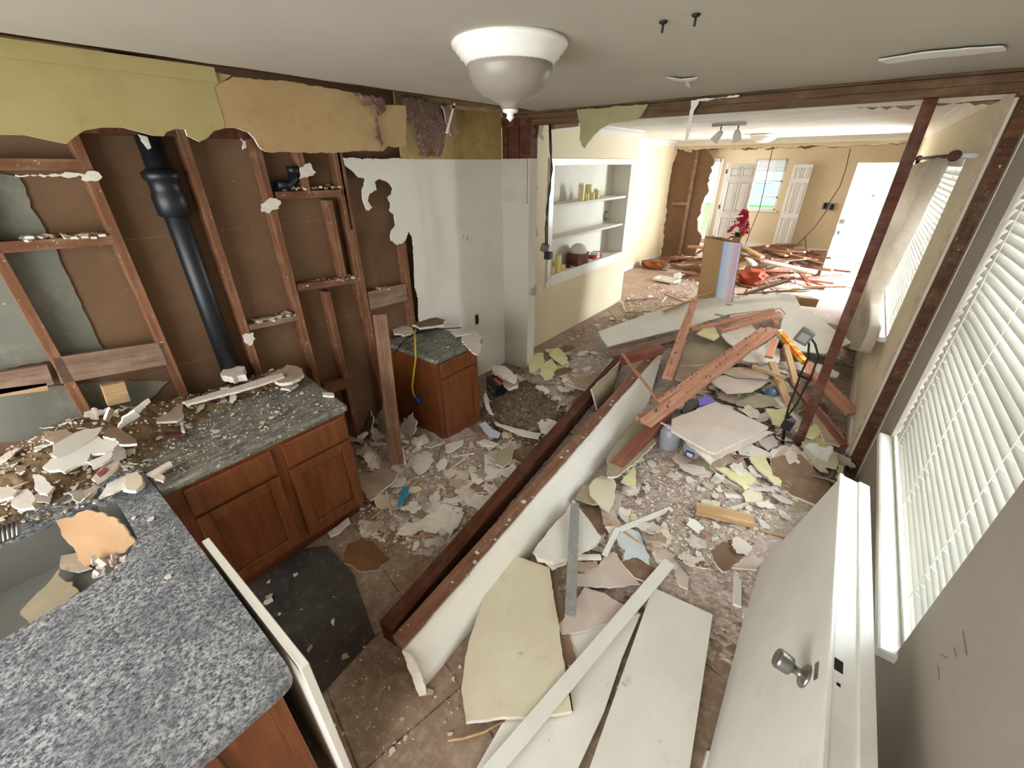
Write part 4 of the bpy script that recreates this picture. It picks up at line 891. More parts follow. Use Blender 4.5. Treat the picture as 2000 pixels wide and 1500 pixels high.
for i in range(len(rows) * 3 - 2):
    k, t = divmod(i, 3); t /= 3; r0 = rows[k]; r1 = rows[min(k + 1, len(rows) - 1)]; r_ = [r0[j] * (1 - t) + r1[j] * t for j in range(4)]
    pa = P(r_[0], r_[1], x=.34); pb = P(r_[2], r_[3], x=.35); wd_ = (pb - pa).length; row = []
    for j in range(NF + 1):
        s_ = j / NF; p = pa.lerp(pb, s_)
        a_ = min(.05, wd_ * .07) * (1 + .4 * noise.noise(Vector((s_ * 4, i * .05, 2))))
        p.x += a_ * math.sin(s_ * 2 * math.pi * 8 + .6 * math.sin(i * .12) + i * .03) + .012 * noise.noise(Vector((s_ * 9, i * .3, 0)))
        row.append(b.bm.verts.new(p))
    G.append(row)
for i in range(len(G) - 1):
    for j in range(NF): b.bm.faces.new((G[i][j], G[i][j + 1], G[i + 1][j + 1], G[i + 1][j])).smooth = True
cu = b.build('curtain', M_curt, recenter=True); tag(cu, 'sheer grey-beige curtain gathered to one side over the far right blind', 'curtain')
sd_ = cu.modifiers.new('s', 'SOLIDIFY'); sd_.thickness = .002
q0, q1 = P(1683, 592, x=.30), P(1712, 588, x=.42)
seat(MB().tube([q0 + Vector((0, .02, 0)), (q0 + q1) / 2 + Vector((-.05, 0, -.01)), q1 + Vector((0, -.03, .01))], .02, 8).build('tie_back', M_curt), cu)
# ------------------------------------------------------------------ living room and beyond
fdz = empty('front_door', (-.29, 9.78, 0), 'white front door standing open at the far end of the right wall', 'door')
seat(MB().box((-.29, 9.76, .012), (.43, 9.80, 2.03)).build('door_slab', M_gloss, bevel=.003), fdz)
seat(MB().lathe([(0, 0), (.03, .0), (.03, .01), (.012, .02), (.012, .04), (.026, .05), (.024, .075), (0, .08)], Matrix.Translation((-.22, 9.76, .93)) @ Matrix.Rotation(R(90), 4, 'X'), 18).build('door_knob', M_steel), fdz)
seat(MB().box((-.30, 9.745, .86), (-.28, 9.80, 1.0)).box((-.27, 9.74, 1.08), (-.20, 9.76, 1.15)).build('lock_plate', M_steel), fdz)
seat(MB().box((.06, 9.753, 1.5), (.075, 9.76, 1.58)).box((.05, 9.753, 1.535), (.085, 9.76, 1.55)).build('peephole', M_galv), fdz)
def six_panel(b, w_, h_, th=.035):
    b.box((0, 0, 0), (w_, th, h_))
    cols = ((.12 * w_, .46 * w_), (.54 * w_, .88 * w_)); rws = ((.10, .40), (.46, .80), (.85, .96))
    for c0, c1 in cols:
        for r0, r1 in rws:
            z0, z1 = r0 * h_, r1 * h_
            for (a, c, d, e_) in ((c0, c1, z0, z0 + .022), (c0, c1, z1 - .022, z1), (c0, c0 + .022, z0, z1), (c1 - .022, c1, z0, z1)): b.box((a, -.02, d), (c, 0, e_), 0)
            b.box((c0 + .045, -.016, z0 + .045), (c1 - .04, 0, z1 - .04))
    return b
def hung(name, p0, p1, h_, label, cat='door', lean=0):
    e = empty(name, p0, label, cat); L = (Vector(p1) - Vector(p0)).length; a = math.atan2(p1[1] - p0[1], p1[0] - p0[0])
    o = six_panel(MB(), L, h_).build('door_slab', M_gloss, e, bevel=.002); e.rotation_euler = (R(lean), 0, a); return e, L
pz = P(1392, 478, z=0); yd = 12.3
pa, pb = P(1400, 470, y=yd), P(1432, 470, y=yd + .05)
e, L = hung('panel_door', (pa.x - .12, yd, 0), (pb.x + .10, yd + .25, 0), 2.03, 'white six-panel door standing ajar left of the far window')
MB().lathe([(0, 0), (.02, 0), (.012, .03), (.028, .05), (0, .075)], Matrix.Translation((L - .07, 0, .95)) @ Matrix.Rotation(R(90), 4, 'X'), 14).build('door_knob', M_steel, e)
for z in (.25, 1.0, 1.8): MB().box((-.01, -.015, z), (.012, 0, z + .1)).build('hinge', M_dark, e)
pa, pb = P(1508, 470, y=13.0), P(1542, 470, y=13.0)
e, L = hung('bifold_door_panel', (pa.x, 13.12, 0), (pb.x + .02, 13.12, 0), 2.0, 'narrow white panelled door leaf leaning beside the far window', lean=-3)
struct('door_2', MB().box((DX1 - .02, YB - .03, 0), (DX1 + .07, YB + .12, 2.14)).box((DX0, YB - .03, 2.06), (DX1, YB + .12, 2.14)).box((DX1 - .28, YB - .9, 0), (DX1 - .22, YB, 2.1)), M_gloss)
# painted box with an artificial flower
ybx = 6.3
bl, br_, tl, tr_ = P(1403, 570, y=ybx), P(1436, 572, y=ybx), P(1413, 472, y=ybx), P(1449, 463, y=ybx)
hb = tl.z; wbx = (br_ - bl).length * 1.0
print('box', bl, tl)
bx = empty('picture_box', (bl.x, ybx, 0), 'tall cardboard box with a blue and pink picture front, standing in the debris', 'box')
mpic, nt, bb_ = newmat('sunset_print'); gx = nt.nodes.new('ShaderNodeTexCoord'); sx = nt.nodes.new('ShaderNodeSeparateXYZ'); nt.links.new(gx.outputs['Object'], sx.inputs[0])
mr = nd(nt, 'ShaderNodeMath', operation='MULTIPLY'); nt.links.new(sx.outputs[2], mr.inputs[0]); mr.inputs[1].default_value = 1 / max(hb, .1)
c1 = ramp(nt, mr.outputs[0], [(0.0, 'd8dcf0'), (.35, 'dfe6f6'), (.6, 'bcd4f2'), (1, 'c4d6f2')]); mw = nd(nt, 'ShaderNodeMath', operation='MULTIPLY'); ms = nd(nt, 'ShaderNodeMath', operation='MULTIPLY_ADD'); nt.links.new(sx.outputs[2], ms.inputs[0]); ms.inputs[1].default_value = -(tl.x - bl.x) / hb; nt.links.new(sx.outputs[0], ms.inputs[2]); nt.links.new(ms.outputs[0], mw.inputs[0]); mw.inputs[1].default_value = 1 / wbx
c2 = ramp(nt, mw.outputs[0], [(0.0, '2c6ab4'), (.08, 'b8d4f6'), (.5, 'eef0fa'), (.82, 'f0a8b4'), (1, 'd8cfee')]); nt.links.new(mixc(nt, .6, c1, c2), bb_.inputs['Base Color']); bb_.inputs['Roughness'].default_value = .35
sh_ = Matrix(((1, 0, (tl.x - bl.x) / hb, 0), (0, 1, 0, 0), (0, 0, 1, 0), (0, 0, 0, 1)))
MB().box((0, 0, 0), (wbx, .02, hb)).build('picture_front', mpic, bx, bevel=.002).data.transform(sh_)
pd = P(1365, 562, y=ybx + .35)
b = MB().slab([Vector((0, 0.02, 0)), Vector((0, .02, hb)) , Vector((-.34, .38, hb * .98)), Vector((-.34, .38, 0))], .012, (0, 0, 0)).slab([Vector((wbx, 0.02, 0)), Vector((wbx, .02, hb)), Vector((wbx - .34, .38, hb)), Vector((wbx - .34, .38, 0))], .012, (0, 0, 0)).slab([Vector((-.34, .38, 0)), Vector((-.34, .38, hb)), Vector((wbx - .34, .38, hb)), Vector((wbx - .34, .38, 0))], .012, (0, 0, 0))
b.build('cardboard_side', M_card, bx).data.transform(sh_)
fl = empty('artificial_flower', P(1440, 462, y=ybx + .15), 'magenta artificial flower with dark green leaves in a pot behind the box', 'flower'); rn = random.Random(4)
b = MB(); g_ = MB()
for i in range(70):
    t = rn.random(); r0 = .10 * (1 - t) + .02; a = rn.uniform(0, 6.28); c_ = Vector((r0 * math.cos(a) + t * .02, r0 * math.sin(a), .05 + .26 * t))
    Mx = Matrix.Translation(c_) @ Matrix.Rotation(a, 4, 'Z') @ Matrix.Rotation(rn.uniform(0, 1.5), 4, 'Y')
    for k in range(5): 
        Mk = Mx @ Matrix.Rotation(k * 1.2566, 4, 'Z'); b.face([Mk @ Vector(p) for p in ((0, 0, 0), (.024, -.015, .006), (.042, 0, .014), (.024, .015, .006))])
for i in range(16):
    a = rn.uniform(0, 6.28); Mx = Matrix.Translation((0, 0, .0)) @ Matrix.Rotation(a, 4, 'Z') @ Matrix.Rotation(rn.uniform(-.7, .3), 4, 'Y'); g_.face([Mx @ Vector(p) for p in ((0, 0, 0), (.05, -.025, .01), (.12, 0, 0), (.05, .025, .01))])
b.build('petals', M_pinkf, fl); g_.build('leaves', M_green, fl); MB().tube([(0, 0, -.05), (.01, 0, .15), (.02, 0, .30)], .004, 6).build('stem', M_green, fl); MB().lathe([(.04, -.5), (.05, -.1), (.055, 0)], n=16).build('pot', M_card, fl)
q = P(1303, 543, z=.08)
e = empty('white_tray', Vector((q.x, q.y, 0)), 'white shallow plastic tray on the living room floor with a small jug on it', 'tray')
b = MB().box((-.20, -.12, .02), (.20, .12, .03)).box((-.22, -.14, .03), (-.20, .14, .075)).box((.20, -.14, .03), (.22, .14, .075)).box((-.22, -.14, .03), (.22, -.12, .075)).box((-.22, .12, .03), (.22, .14, .075)); b.build('tray_body', M_gloss, e, bevel=.004)
e.rotation_euler = (0, 0, R(-8))
e2 = empty('white_jug', Vector((q.x + .17, q.y + .10, .078)), 'small white jug lying on the right end of the white tray', 'jug'); MB().lathe([(.05, -.07), (.055, 0), (.05, .05), (.02, .07), (.02, .09), (0, .09)], Matrix.Translation((0, 0, .05)) @ Matrix.Rotation(1.2, 4, 'Y'), 20).build('jug_body', M_gloss, e2)
MB().lathe([(.022, 0), (.022, .02), (0, .02)], Matrix.Translation((0, 0, .05)) @ Matrix.Rotation(1.2, 4, 'Y') @ Matrix.Translation((0, 0, .085)), 12).build('jug_cap', M_galv, e2)
# ------------------------------------------------------------------ rubble ground (dust and crumbs nobody could count)

def gauss(x, y, cx, cy, sx, sy, h, a=0):
    c, s = math.cos(a), math.sin(a); dx, dy = x - cx, y - cy; u, v = dx * c + dy * s, -dx * s + dy * c
    return h * math.exp(-(u * u / sx / sx + v * v / sy / sy))
def hgt(x, y):
    h = -.03
    if y > 10.42 and x < -2.55: return -1
    h += gauss(x, y, -.35, 3.3, .75, 1.5, .10) + gauss(x, y, -.1, 2.3, .55, .5, .05) + gauss(x, y, -.45, 1.9, .35, .35, .042) + gauss(x, y, .25, 2.9, .3, .9, .07)
    h += gauss(x, y, -1.9, 1.75, .6, .35, .055) + gauss(x, y, -1.75, 1.25, .35, .35, .04) + gauss(x, y, -2.4, 1.5, .3, .5, .10) + gauss(x, y, -1.4, 1.7, .35, .6, .035)
    h += gauss(x, y, -1.9, 2.75, .55, .5, .06) + gauss(x, y, -2.2, 3.6, .4, .4, .05) + gauss(x, y, -.9, 4.8, .9, .9, .12) + gauss(x, y, -1.9, 4.6, .7, 1.2, .034)
    h += gauss(x, y, -1.25, 10.1, .85, .8, .50) + gauss(x, y, -2.7, 9.8, .7, .6, .16) + gauss(x, y, -.5, 6.2, .7, .8, .05)
    h += .016 * noise.noise(Vector((x * 5, y * 5, 0))) + .012 * noise.noise(Vector((x * 14, y * 14, 3))) 
    return h
def field(name, x0, x1, y0, y1, st, fn, mat, label, cat, fine=.010):
    b = MB(); nx, ny = int((x1 - x0) / st), int((y1 - y0) / st); V = {}
    for i in range(nx + 1):
        for j in range(ny + 1):
            x, y = x0 + i * st, y0 + j * st; h = fn(x, y) + fine * noise.noise(Vector((x * 42, y * 42, 5)))
            if h > -.022: V[i, j] = b.bm.verts.new((x, y, h))
    for i in range(nx):
        for j in range(ny):
            q = [(i, j), (i + 1, j), (i + 1, j + 1), (i, j + 1)]
            if all(k in V for k in q): b.bm.faces.new([V[k] for k in q]).smooth = False
    o = b.build(name, mat); tag(o, label, cat, kind='stuff'); return o
field('plaster_dust', -2.75, .42, .9, 3.47, .015, hgt, M_rub, 'fine plaster crumbs and dust covering the kitchen floor', 'rubble')
field('plaster_dust', -3.6, .42, 3.47, 11.6, .03, hgt, M_rub, 'fine plaster dust and crumbs over the living room floor', 'rubble', .02)
def dirt(x, y): return -.03 + gauss(x, y, -1.85, 2.62, .38, .33, .14) + gauss(x, y, -2.15, 2.9, .25, .3, .09) + gauss(x, y, -1.7, 1.0, .35, .12, .03) + .02 * noise.noise(Vector((x * 16, y * 16, 0)))
field('brown_dirt_heap', -2.5, -1.2, 1.9, 3.3, .015, dirt, M_dirt, 'heap of loose brown dirt beside the lone cherry cabinet', 'dirt', .03)
def cnt(x, y):
    return ZT - .03 + gauss(x, y, -2.62, -.02, .26, .36, .13) + gauss(x, y, -2.66, .5, .13, .5, .07) + gauss(x, y, -2.62, .95, .14, .14, .05) + gauss(x, y, -2.45, -.5, .35, .3, .05) + .02 * noise.noise(Vector((x * 14, y * 14, 0)))
b = MB(); V = {}; st = .012
for i in range(70):
    for j in range(150):
        x, y = -2.78 + i * st, -.75 + j * st; h = cnt(x, y) + .018 * noise.noise(Vector((x * 50, y * 50, 5)))
        if h > ZT - .012 and (y > -.75 and not (x > -2.16 and y < .02)): V[i, j] = b.bm.verts.new((x, y, h))
for (i, j) in list(V):
    q = [(i, j), (i + 1, j), (i + 1, j + 1), (i, j + 1)]
    if all(k in V for k in q): b.bm.faces.new([V[k] for k in q]).smooth = True
tag(b.build('loose_fill_heap', dusty('loose_brown_fill', '8c765a', '66523c', 'a8977c', amt=.3, scale=14, bmp=.7, rough=1, speck=.2, obj=False, spec=0)), 'brown loose fill and crumbs heaped along the back of the worktop', 'debris', kind='stuff')
tag(scrap('dark_tile_patch', [(470, 1130), (560, 1075), (640, 1065), (690, 1120), (732, 1242), (612, 1372), (560, 1300)], None, None, [M_dtile] * 3, z=.006, th=.005, amp=.0, step=.15, n=(0, 0, 1)), 'darker tile area of the floor in front of the cherry cabinets', 'floor sheet')  # darker tile area of the floor, laid on as a thin patch

# ------------------------------------------------------------------ large boards and sheets, traced one by one
TOP = {'w': [M_bwhite, M_gyp, M_paper], 'c': [M_bcream, M_gyp, M_paper], 'y': [M_byel, M_gyp, M_paper], 'p': [M_paper, M_gyp, M_bwhite], 'd': [M_paperd, M_gyp, M_bwhite], 'k': [M_pink, M_gyp, M_bwhite], 'g': [M_bgreen, M_gyp, M_paper], 's': [M_gyp, M_gyp, M_paper]}
def D(px, z, key, label, name='plasterboard_piece', th=.012, amp=.005, step=.035, cat='board', group='broken plasterboard pieces', zs=None, curl=0, mats=None):
    pts = []
    for i, p in enumerate(px):
        zz = p[2] if len(p) > 2 else z
        pts.append(P(p[0], p[1], z=zz))
    pts = planar(pts); pts = jag(pts, amp, step) if amp else pts
    b = MB().slab(pts, th, (0, 1, 2), n=(0, 0, 1))
    o = b.build(name, mats or TOP[key], recenter=True); return tag(o, label, cat, group)
D([(1005, 1085), (1074, 1108), (1088, 1200), (1104, 1311), (1117, 1388), (1040, 1398), (910, 1409), (901, 1346), (915, 1255), (926, 1222), (945, 1165)], .065, 'c', 'large cream plasterboard slab half under the near end of the fallen beam', th=.024, amp=.003, step=.05)
D([(1070, 1110), (1084, 1112), (1104, 1210), (1132, 1315), (1117, 1320), (1100, 1310)], .045, 'd', 'narrow brown edge strip along the right side of the cream slab', th=.02, amp=.002)
D([(1060, 1092), (1040, 1078), (1052, 1066), (1080, 1072), (1108, 1066), (1106, 1100), (1078, 1112)], .085, 'c', 'small crumpled cream piece between beam and grey metal strip', amp=.006)
D([(1104, 1238), (1188, 1216), (1251, 1199), (1215, 1285), (1180, 1390), (1122, 1515), (922, 1515), (985, 1405), (1060, 1396), (1120, 1388), (1110, 1320)], .03, 'w', 'wide off-white board on the floor under the long white trim', th=.018, amp=0)
D([(1142, 1146), (1180, 1158), (1219, 1181), (1251, 1199), (1188, 1216), (1140, 1232), (1097, 1239), (1090, 1220), (1115, 1190)], .05, 'k', 'pinkish torn paper-faced piece at the lower end of the metal strip')
D([(1275, 1147), (1392, 1200), (1345, 1515), (1146, 1515)], .05, 'w', 'clean white board in the foreground, left of the fallen door', name='white_board', th=.018, amp=0)
D([(1106, 1000), (1120, 975), (1131, 990), (1174, 1049), (1166, 1060), (1130, 1078), (1110, 1088), (1080, 1097), (1050, 1090), (1044, 1072), (1060, 1052), (1090, 1015)], .12, 'w', 'white and cream layered board beneath the top of the grey metal strip', th=.03, amp=.003)
board('metal_strip', P(1123, 982, z=.18), P(1114, 1202, z=.12), .055, .012, 'grey punched metal strip speckled with plaster, lying across the boards', 'metal strip', M_galv)
board('white_trim_board', P(1308, 1097, z=.12), P(938, 1530, z=.08), .062, .016, 'long white trim board lying diagonally over the foreground boards', 'trim board', M_bwhite)
board('white_trim_board', P(1312, 992, z=.10), P(1211, 1033, z=.09), .035, .012, 'short white trim stick pointing right above the blue-white paper', 'trim board', M_bwhite)
board('white_trim_board', P(1207, 1030, z=.09), P(1181, 1083, z=.08), .032, .012, 'short white trim stick, lower left of the two broken ones', 'trim board', M_bwhite)
board('white_trim_board', P(1122, 1087, z=.075), P(1174, 1087, z=.07), .035, .012, 'stub of white trim right of the grey metal strip', 'trim board', M_bwhite)
board('white_trim_board', P(1441, 1108, z=.05), P(1440, 1182, z=.05), .04, .015, 'white stub of trim left of the fallen door hinge', 'trim board', M_bwhite)
board('white_trim_board', P(1417, 968, z=.10), P(1542, 971, z=.10), .035, .012, 'white trim stick lying left to right below the yellow pieces', 'trim board', M_bwhite)
board('white_trim_board', P(1425, 995, z=.09), P(1470, 980, z=.10), .03, .01, 'pale broken stick just below the white trim stick', 'trim board', M_gyp, split=.02)
tag(MB().tube([P(875, 1446, z=.02), P(905, 1442, z=.02), P(945, 1430, z=.025), P(985, 1408, z=.03)], .005, 6).build('curved_splinter', M_pine, recenter=True), 'thin curved pale splinter on the floor below the cream slab', 'splinter')
D([(1190, 1040), (1208, 1030), (1240, 1036), (1252, 1045), (1262, 1075), (1268, 1102), (1245, 1088), (1228, 1092), (1215, 1096), (1222, 1075), (1205, 1052), (1192, 1056)], .075, 'w', 'bluish white torn paper sheet beside the broken trim sticks', th=.006, amp=.008, mats=[plain('bluish_paper', 'ccd3d4', .8), M_gyp, M_gyp])
D([(1122, 1120), (1165, 1108), (1180, 1086), (1200, 1078), (1216, 1098), (1232, 1120), (1250, 1140), (1210, 1145), (1165, 1146), (1128, 1142)], .055, 'k', 'pale pinkish sheet of board paper above the wide off-white board')
D([(1215, 1099), (1240, 1089), (1265, 1104), (1287, 1115), (1262, 1136), (1240, 1128)], .065, 'd', 'grey-brown board scrap with a white fleck beside the long trim')
D([(1128, 1098), (1165, 1095), (1172, 1108), (1150, 1122), (1128, 1120)], .055, 'p', 'tan scrap of board tucked right of the metal strip')
D([(1226, 1006), (1250, 1000), (1290, 1006), (1283, 1020), (1250, 1034), (1228, 1022)], .06, 'y', 'dull yellow piece under the short white trim stick', group='yellow painted plaster pieces')
D([(1135, 988), (1168, 985), (1190, 1005), (1188, 1030), (1185, 1045), (1168, 1040), (1150, 1012)], .05, 'd', 'brown paper-backed piece right of the white and cream board')
D([(1150, 950), (1172, 928), (1198, 935), (1204, 946), (1198, 985), (1190, 1000), (1170, 985), (1152, 966)], .10, 'c', 'cream flap of board below the end of the red-brown timber')
D([(1172, 985), (1200, 962), (1218, 968), (1214, 985), (1205, 1010), (1218, 1028), (1190, 1032), (1178, 1020)], .06, 'k', 'pink-white torn paper sheet between beam and crushed plaster')
D([(1140, 945), (1150, 955), (1168, 964), (1178, 980), (1160, 985), (1138, 978), (1124, 972)], .09, 'g', 'khaki crumpled piece against the white side of the fallen beam')
D([(1213, 940), (1240, 906), (1243, 955), (1230, 946)], .10, 'y', 'upright yellow triangle scrap beside the red-brown timber end', group='yellow painted plaster pieces')
D([(1275, 920), (1300, 900), (1345, 905), (1350, 918), (1325, 924), (1318, 932), (1300, 928), (1283, 937)], .05, 'y', 'flat dull yellow shard below the water jugs', group='yellow painted plaster pieces', amp=.008)
# timber with plasterboard under it
D([(1236, 826), (1262, 830), (1282, 862), (1240, 905), (1205, 930), (1187, 930), (1187, 890)], .15, 'g', 'khaki board leaning along the left of the red-brown timber', th=.015)
board('red_timber', P(1207, 905, z=.17), P(1305, 800, z=.23), .09, .085, 'thick red-brown timber end sticking out toward the fallen beam', 'timber', M_boardd)
# large board on the water jugs
D([(1290, 826, .26), (1313, 838, .27), (1388, 905, .24), (1395, 898, .25), (1380, 882, .26), (1320, 838, .28)], .26, 's', 'crumbling layered edge under the big pinkish board on the jugs', amp=.006, th=.02)
D([(1313, 817, .33), (1397, 786, .33), (1502, 832, .31), (1397, 886, .28), (1382, 882, .28), (1312, 838, .32)], .3, 'k', 'big pinkish paper-faced board resting on the two water jugs', th=.022, amp=.003, step=.05)
D([(1400, 842, .26), (1450, 862, .25), (1500, 838, .26), (1512, 845, .22), (1440, 880, .20), (1396, 900, .21), (1385, 888, .24)], .25, 'k', 'second sheet showing beneath the big pinkish board', th=.018)
# water jugs
def jug(px, py, label, lab):
    q = P(px, py, z=0.02); e = empty('water_jug', Vector((q.x, q.y, .015)), label, 'jug', 'water jugs under the big pinkish board')
    g, nt, bb = MATS.get('jug_plastic'), None, None
    if g is None:
        g, nt, bb = newmat('jug_plastic'); bb.inputs['Base Color'].default_value = hexc('c4c8cc'); bb.inputs['Roughness'].default_value = .25; bb.inputs['Transmission Weight'].default_value = .35
    MB().lathe([(.0, 0), (.076, .002), (.082, .01), (.083, .10), (.078, .112), (.083, .125), (.081, .165), (.06, .205), (.030, .232), (.02, .24), (.0, .24)], n=28).build('jug_body', g, e)
    MB().lathe([(.021, .24), (.021, .258), (0, .258)], n=14).build('jug_cap', M_blue, e)
    if lab:
        M = Matrix.Rotation(R(lab), 4, 'Z'); b = MB(); 
        for (zz0, zz1, aw, rr, mi) in ((.045, .095, .40, .0845, 0), (.062, .078, .28, .0852, 1)):
            N = 8
            for k in range(N):
                a0, a1 = -aw + 2 * aw * k / N, -aw + 2 * aw * (k + 1) / N
                sh0 = .008 * math.cos(a0 * 3); sh1 = .008 * math.cos(a1 * 3)
                b.face([M @ Vector((rr * math.cos(a0), rr * math.sin(a0), zz0 - sh0)), M @ Vector((rr * math.cos(a1), rr * math.sin(a1), zz0 - sh1)), M @ Vector((rr * math.cos(a1), rr * math.sin(a1), zz1 + sh1)), M @ Vector((rr * math.cos(a0), rr * math.sin(a0), zz1 + sh0))], mi)
        b.build('label', [M_blue, M_label], e)
    return e
jug(1304, 876, 'clear plastic water jug, left of the two under the board', 200)
jug(1352, 892, 'clear plastic water jug with a blue label on its side, right of the two', -95)
# right-hand heap of boards
D([(1385, 910), (1425, 876), (1448, 885), (1455, 905), (1475, 935), (1505, 945), (1480, 960), (1450, 955), (1400, 925)], .11, 'p', 'tan paper-backed slab under the bright yellow triangle')
D([(1396, 913, .13), (1415, 912, .14), (1455, 922, .14), (1477, 935, .135), (1457, 957, .13), (1440, 941, .13), (1415, 926, .13)], .13, 'y', 'bright yellow pointed piece on the tan slab', group='yellow painted plaster pieces')
D([(1463, 893), (1492, 888), (1500, 905), (1518, 925), (1528, 940), (1526, 948), (1512, 945), (1480, 915)], .14, 'y', 'long bright yellow strip leaning against the big brown slab', group='yellow painted plaster pieces', th=.014)
D([(1505, 895, .16), (1560, 885, .17), (1590, 915, .17), (1632, 955, .16), (1630, 978, .13), (1605, 993, .12), (1545, 965, .13), (1510, 935, .14)], .15, 'd', 'big grey-brown slab against the foot of the right wall', th=.018, amp=.004)
D([(1435, 868), (1460, 860), (1475, 872), (1500, 882), (1510, 890), (1475, 893), (1445, 885)], .14, 's', 'curled white plaster flap below the big pinkish board')
D([(1360, 935), (1372, 938), (1388, 955), (1400, 976), (1385, 983), (1374, 968)], .075, 'y', 'dirty yellow narrow strip left of the white trim stick', group='yellow painted plaster pieces')
D([(1352, 905), (1368, 890), (1385, 900), (1400, 918), (1388, 930), (1362, 925)], .09, 'g', 'khaki-brown piece at the right of the labelled jug')
board('pine_offcut', P(1360, 988, z=.16), P(1473, 1014, z=.15), .08, .038, 'yellow pine lumber offcut lying on the crushed plaster', 'timber', M_pine)
D([(1387, 1078), (1425, 1050), (1455, 1032), (1490, 1030), (1500, 1045), (1462, 1070), (1450, 1090), (1428, 1108), (1412, 1116), (1398, 1100)], .085, 'd', 'brown paper-backed slab left of the fallen door top')
D([(1430, 1108), (1450, 1092), (1462, 1072), (1497, 1052), (1518, 1068), (1478, 1112), (1450, 1110)], .075, 'k', 'torn pale paper layer right of the brown slab by the door')
D([(1318, 1078), (1345, 1072), (1378, 1074), (1388, 1090), (1392, 1112), (1360, 1106), (1325, 1094)], .06, 'd', 'curled brown paper piece above the end of the long trim')
D([(1316, 1086), (1330, 1108), (1346, 1128), (1344, 1150), (1326, 1142), (1318, 1118)], .06, 'k', 'pointed pink-white shard below the end of the long trim')
D([(1275, 1062), (1298, 1055), (1302, 1075), (1312, 1088), (1300, 1102), (1285, 1098), (1274, 1080)], .07, 's', 'rounded pale plaster lump left of the end of the long trim')
D([(1268, 1040), (1295, 1036), (1320, 1060), (1325, 1080), (1308, 1082), (1290, 1052)], .05, 'k', 'curved pinkish torn paper edge over the crushed plaster')
D([(1485, 1000), (1510, 985), (1530, 990), (1535, 1005), (1505, 1012)], .10, 's', 'pale flat flake near the bottom of the big brown slab')
D([(1540, 985), (1562, 968), (1585, 985), (1580, 1000), (1552, 1002)], .11, 'g', 'khaki flake tucked below the big brown slab')
D([(1480, 860), (1510, 850), (1520, 868), (1500, 878)], .15, 'k', 'small light flap above the curled white flap')
D([(1496, 797), (1520, 800), (1538, 798), (1532, 815), (1524, 832), (1508, 826), (1502, 812)], .16, 'y', 'star-shaped bright yellow scrap left of the post foot', group='yellow painted plaster pieces', amp=.01)
for i, (px, z, lb) in enumerate((([(1560, 855), (1600, 848), (1625, 870), (1612, 890), (1572, 880)], .14, 'dull yellow flattened piece right of the post foot'), ([(1600, 880), (1636, 885), (1634, 915), (1608, 908)], .13, 'dull yellow piece close to the cut wall edge'), ([(1556, 836), (1590, 828), (1610, 840), (1590, 856), (1562, 850)], .17, 'yellow crumpled sheet behind the post foot'), ([(1636, 905), (1650, 912), (1646, 950), (1636, 968)], .12, 'small yellow sliver in the corner below the cut wall'))):
    D(px, z, 'y', lb, group='yellow painted plaster pieces', amp=.01)
# piles between beam and right wall: raised lumber and boards
D([(1170, 640, .30), (1262, 612, .32), (1345, 590, .34), (1425, 578, .36), (1500, 570, .36), (1541, 567, .34), (1558, 582, .33), (1574, 602, .30), (1540, 612, .26), (1525, 600, .28), (1420, 617, .24), (1340, 640, .22), (1262, 660, .18), (1186, 681, .14), (1176, 668, .17)], .3, 'w', 'very large white fallen wall panel across the middle of the room', name='white_wall_panel', th=.014, amp=.003, step=.12)
board('panel_timber', P(1192, 690, z=.12), P(1345, 652, z=.19), .09, .045, 'timber under the lower edge of the large white wall panel', 'timber', M_studl, up=(0, -.6, 1))
D([(1545, 606), (1573, 601), (1625, 640), (1664, 669), (1610, 690), (1548, 684), (1524, 640), (1530, 618)], .30, 'w', 'second white panel sloping down to the right by the post', name='white_wall_panel', th=.014, amp=.003, step=.12)
D([(1452, 698), (1500, 668), (1516, 656), (1524, 700), (1520, 709), (1480, 707), (1450, 704)], .32, 'w', 'small white board beneath the crossing red boards')
D([(1510, 703, .30), (1600, 712, .27), (1640, 728, .26), (1636, 735, .25), (1560, 728, .26), (1508, 712, .28)], .28, 'w', 'narrow white strip running right under the post', th=.02)
D([(1345, 652, .30), (1362, 645, .31), (1400, 652, .32), (1438, 676, .32), (1452, 695, .30), (1425, 702, .28), (1385, 712, .26), (1328, 712, .25)], .3, 'g', 'large khaki board right of the upright red board', th=.014)
D([(1328, 714, .24), (1385, 712, .25), (1400, 716, .24), (1375, 735, .2), (1340, 745, .18), (1318, 740, .18)], .24, 'p', 'tan torn sheet drooping below the large khaki board')
D([(1361, 651), (1380, 636), (1397, 639), (1405, 657), (1394, 664)], .38, 'y', 'pale yellow squarish piece beside the upright red board', group='yellow painted plaster pieces')
D([(1408, 654, .38), (1440, 640, .42), (1467, 635, .40), (1481, 650, .38), (1452, 668, .36), (1436, 676, .36), (1418, 665, .37)], .38, 's', 'white crumpled sheet between the red boards', amp=.004)
D([(1385, 742), (1430, 728), (1480, 735), (1500, 745), (1470, 765), (1420, 768)], .22, 'k', 'greyish sheet in the hollow under the long red board', th=.01)
D([(1400, 722), (1450, 716), (1510, 724), (1500, 738), (1440, 736)], .24, 'p', 'tan sheet in the shade under the crossing boards', th=.01)
D([(1430, 775), (1470, 765), (1510, 775), (1520, 790), (1480, 795), (1440, 790)], .14, 'g', 'khaki sheet in the hollow left of the cable')
RB = 'red boards thrown across the middle of the heap'
board('red_board', P(1358, 582, z=.48), P(1304, 735, z=.34), .09, .038, 'upright-looking red board crossing the big white panel', 'board', M_board, RB)
board('red_board', P(1510, 640, z=.60), P(1262, 822, z=.32), .095, .04, 'longest red board sloping down left toward the fallen beam', 'board', M_board, RB)
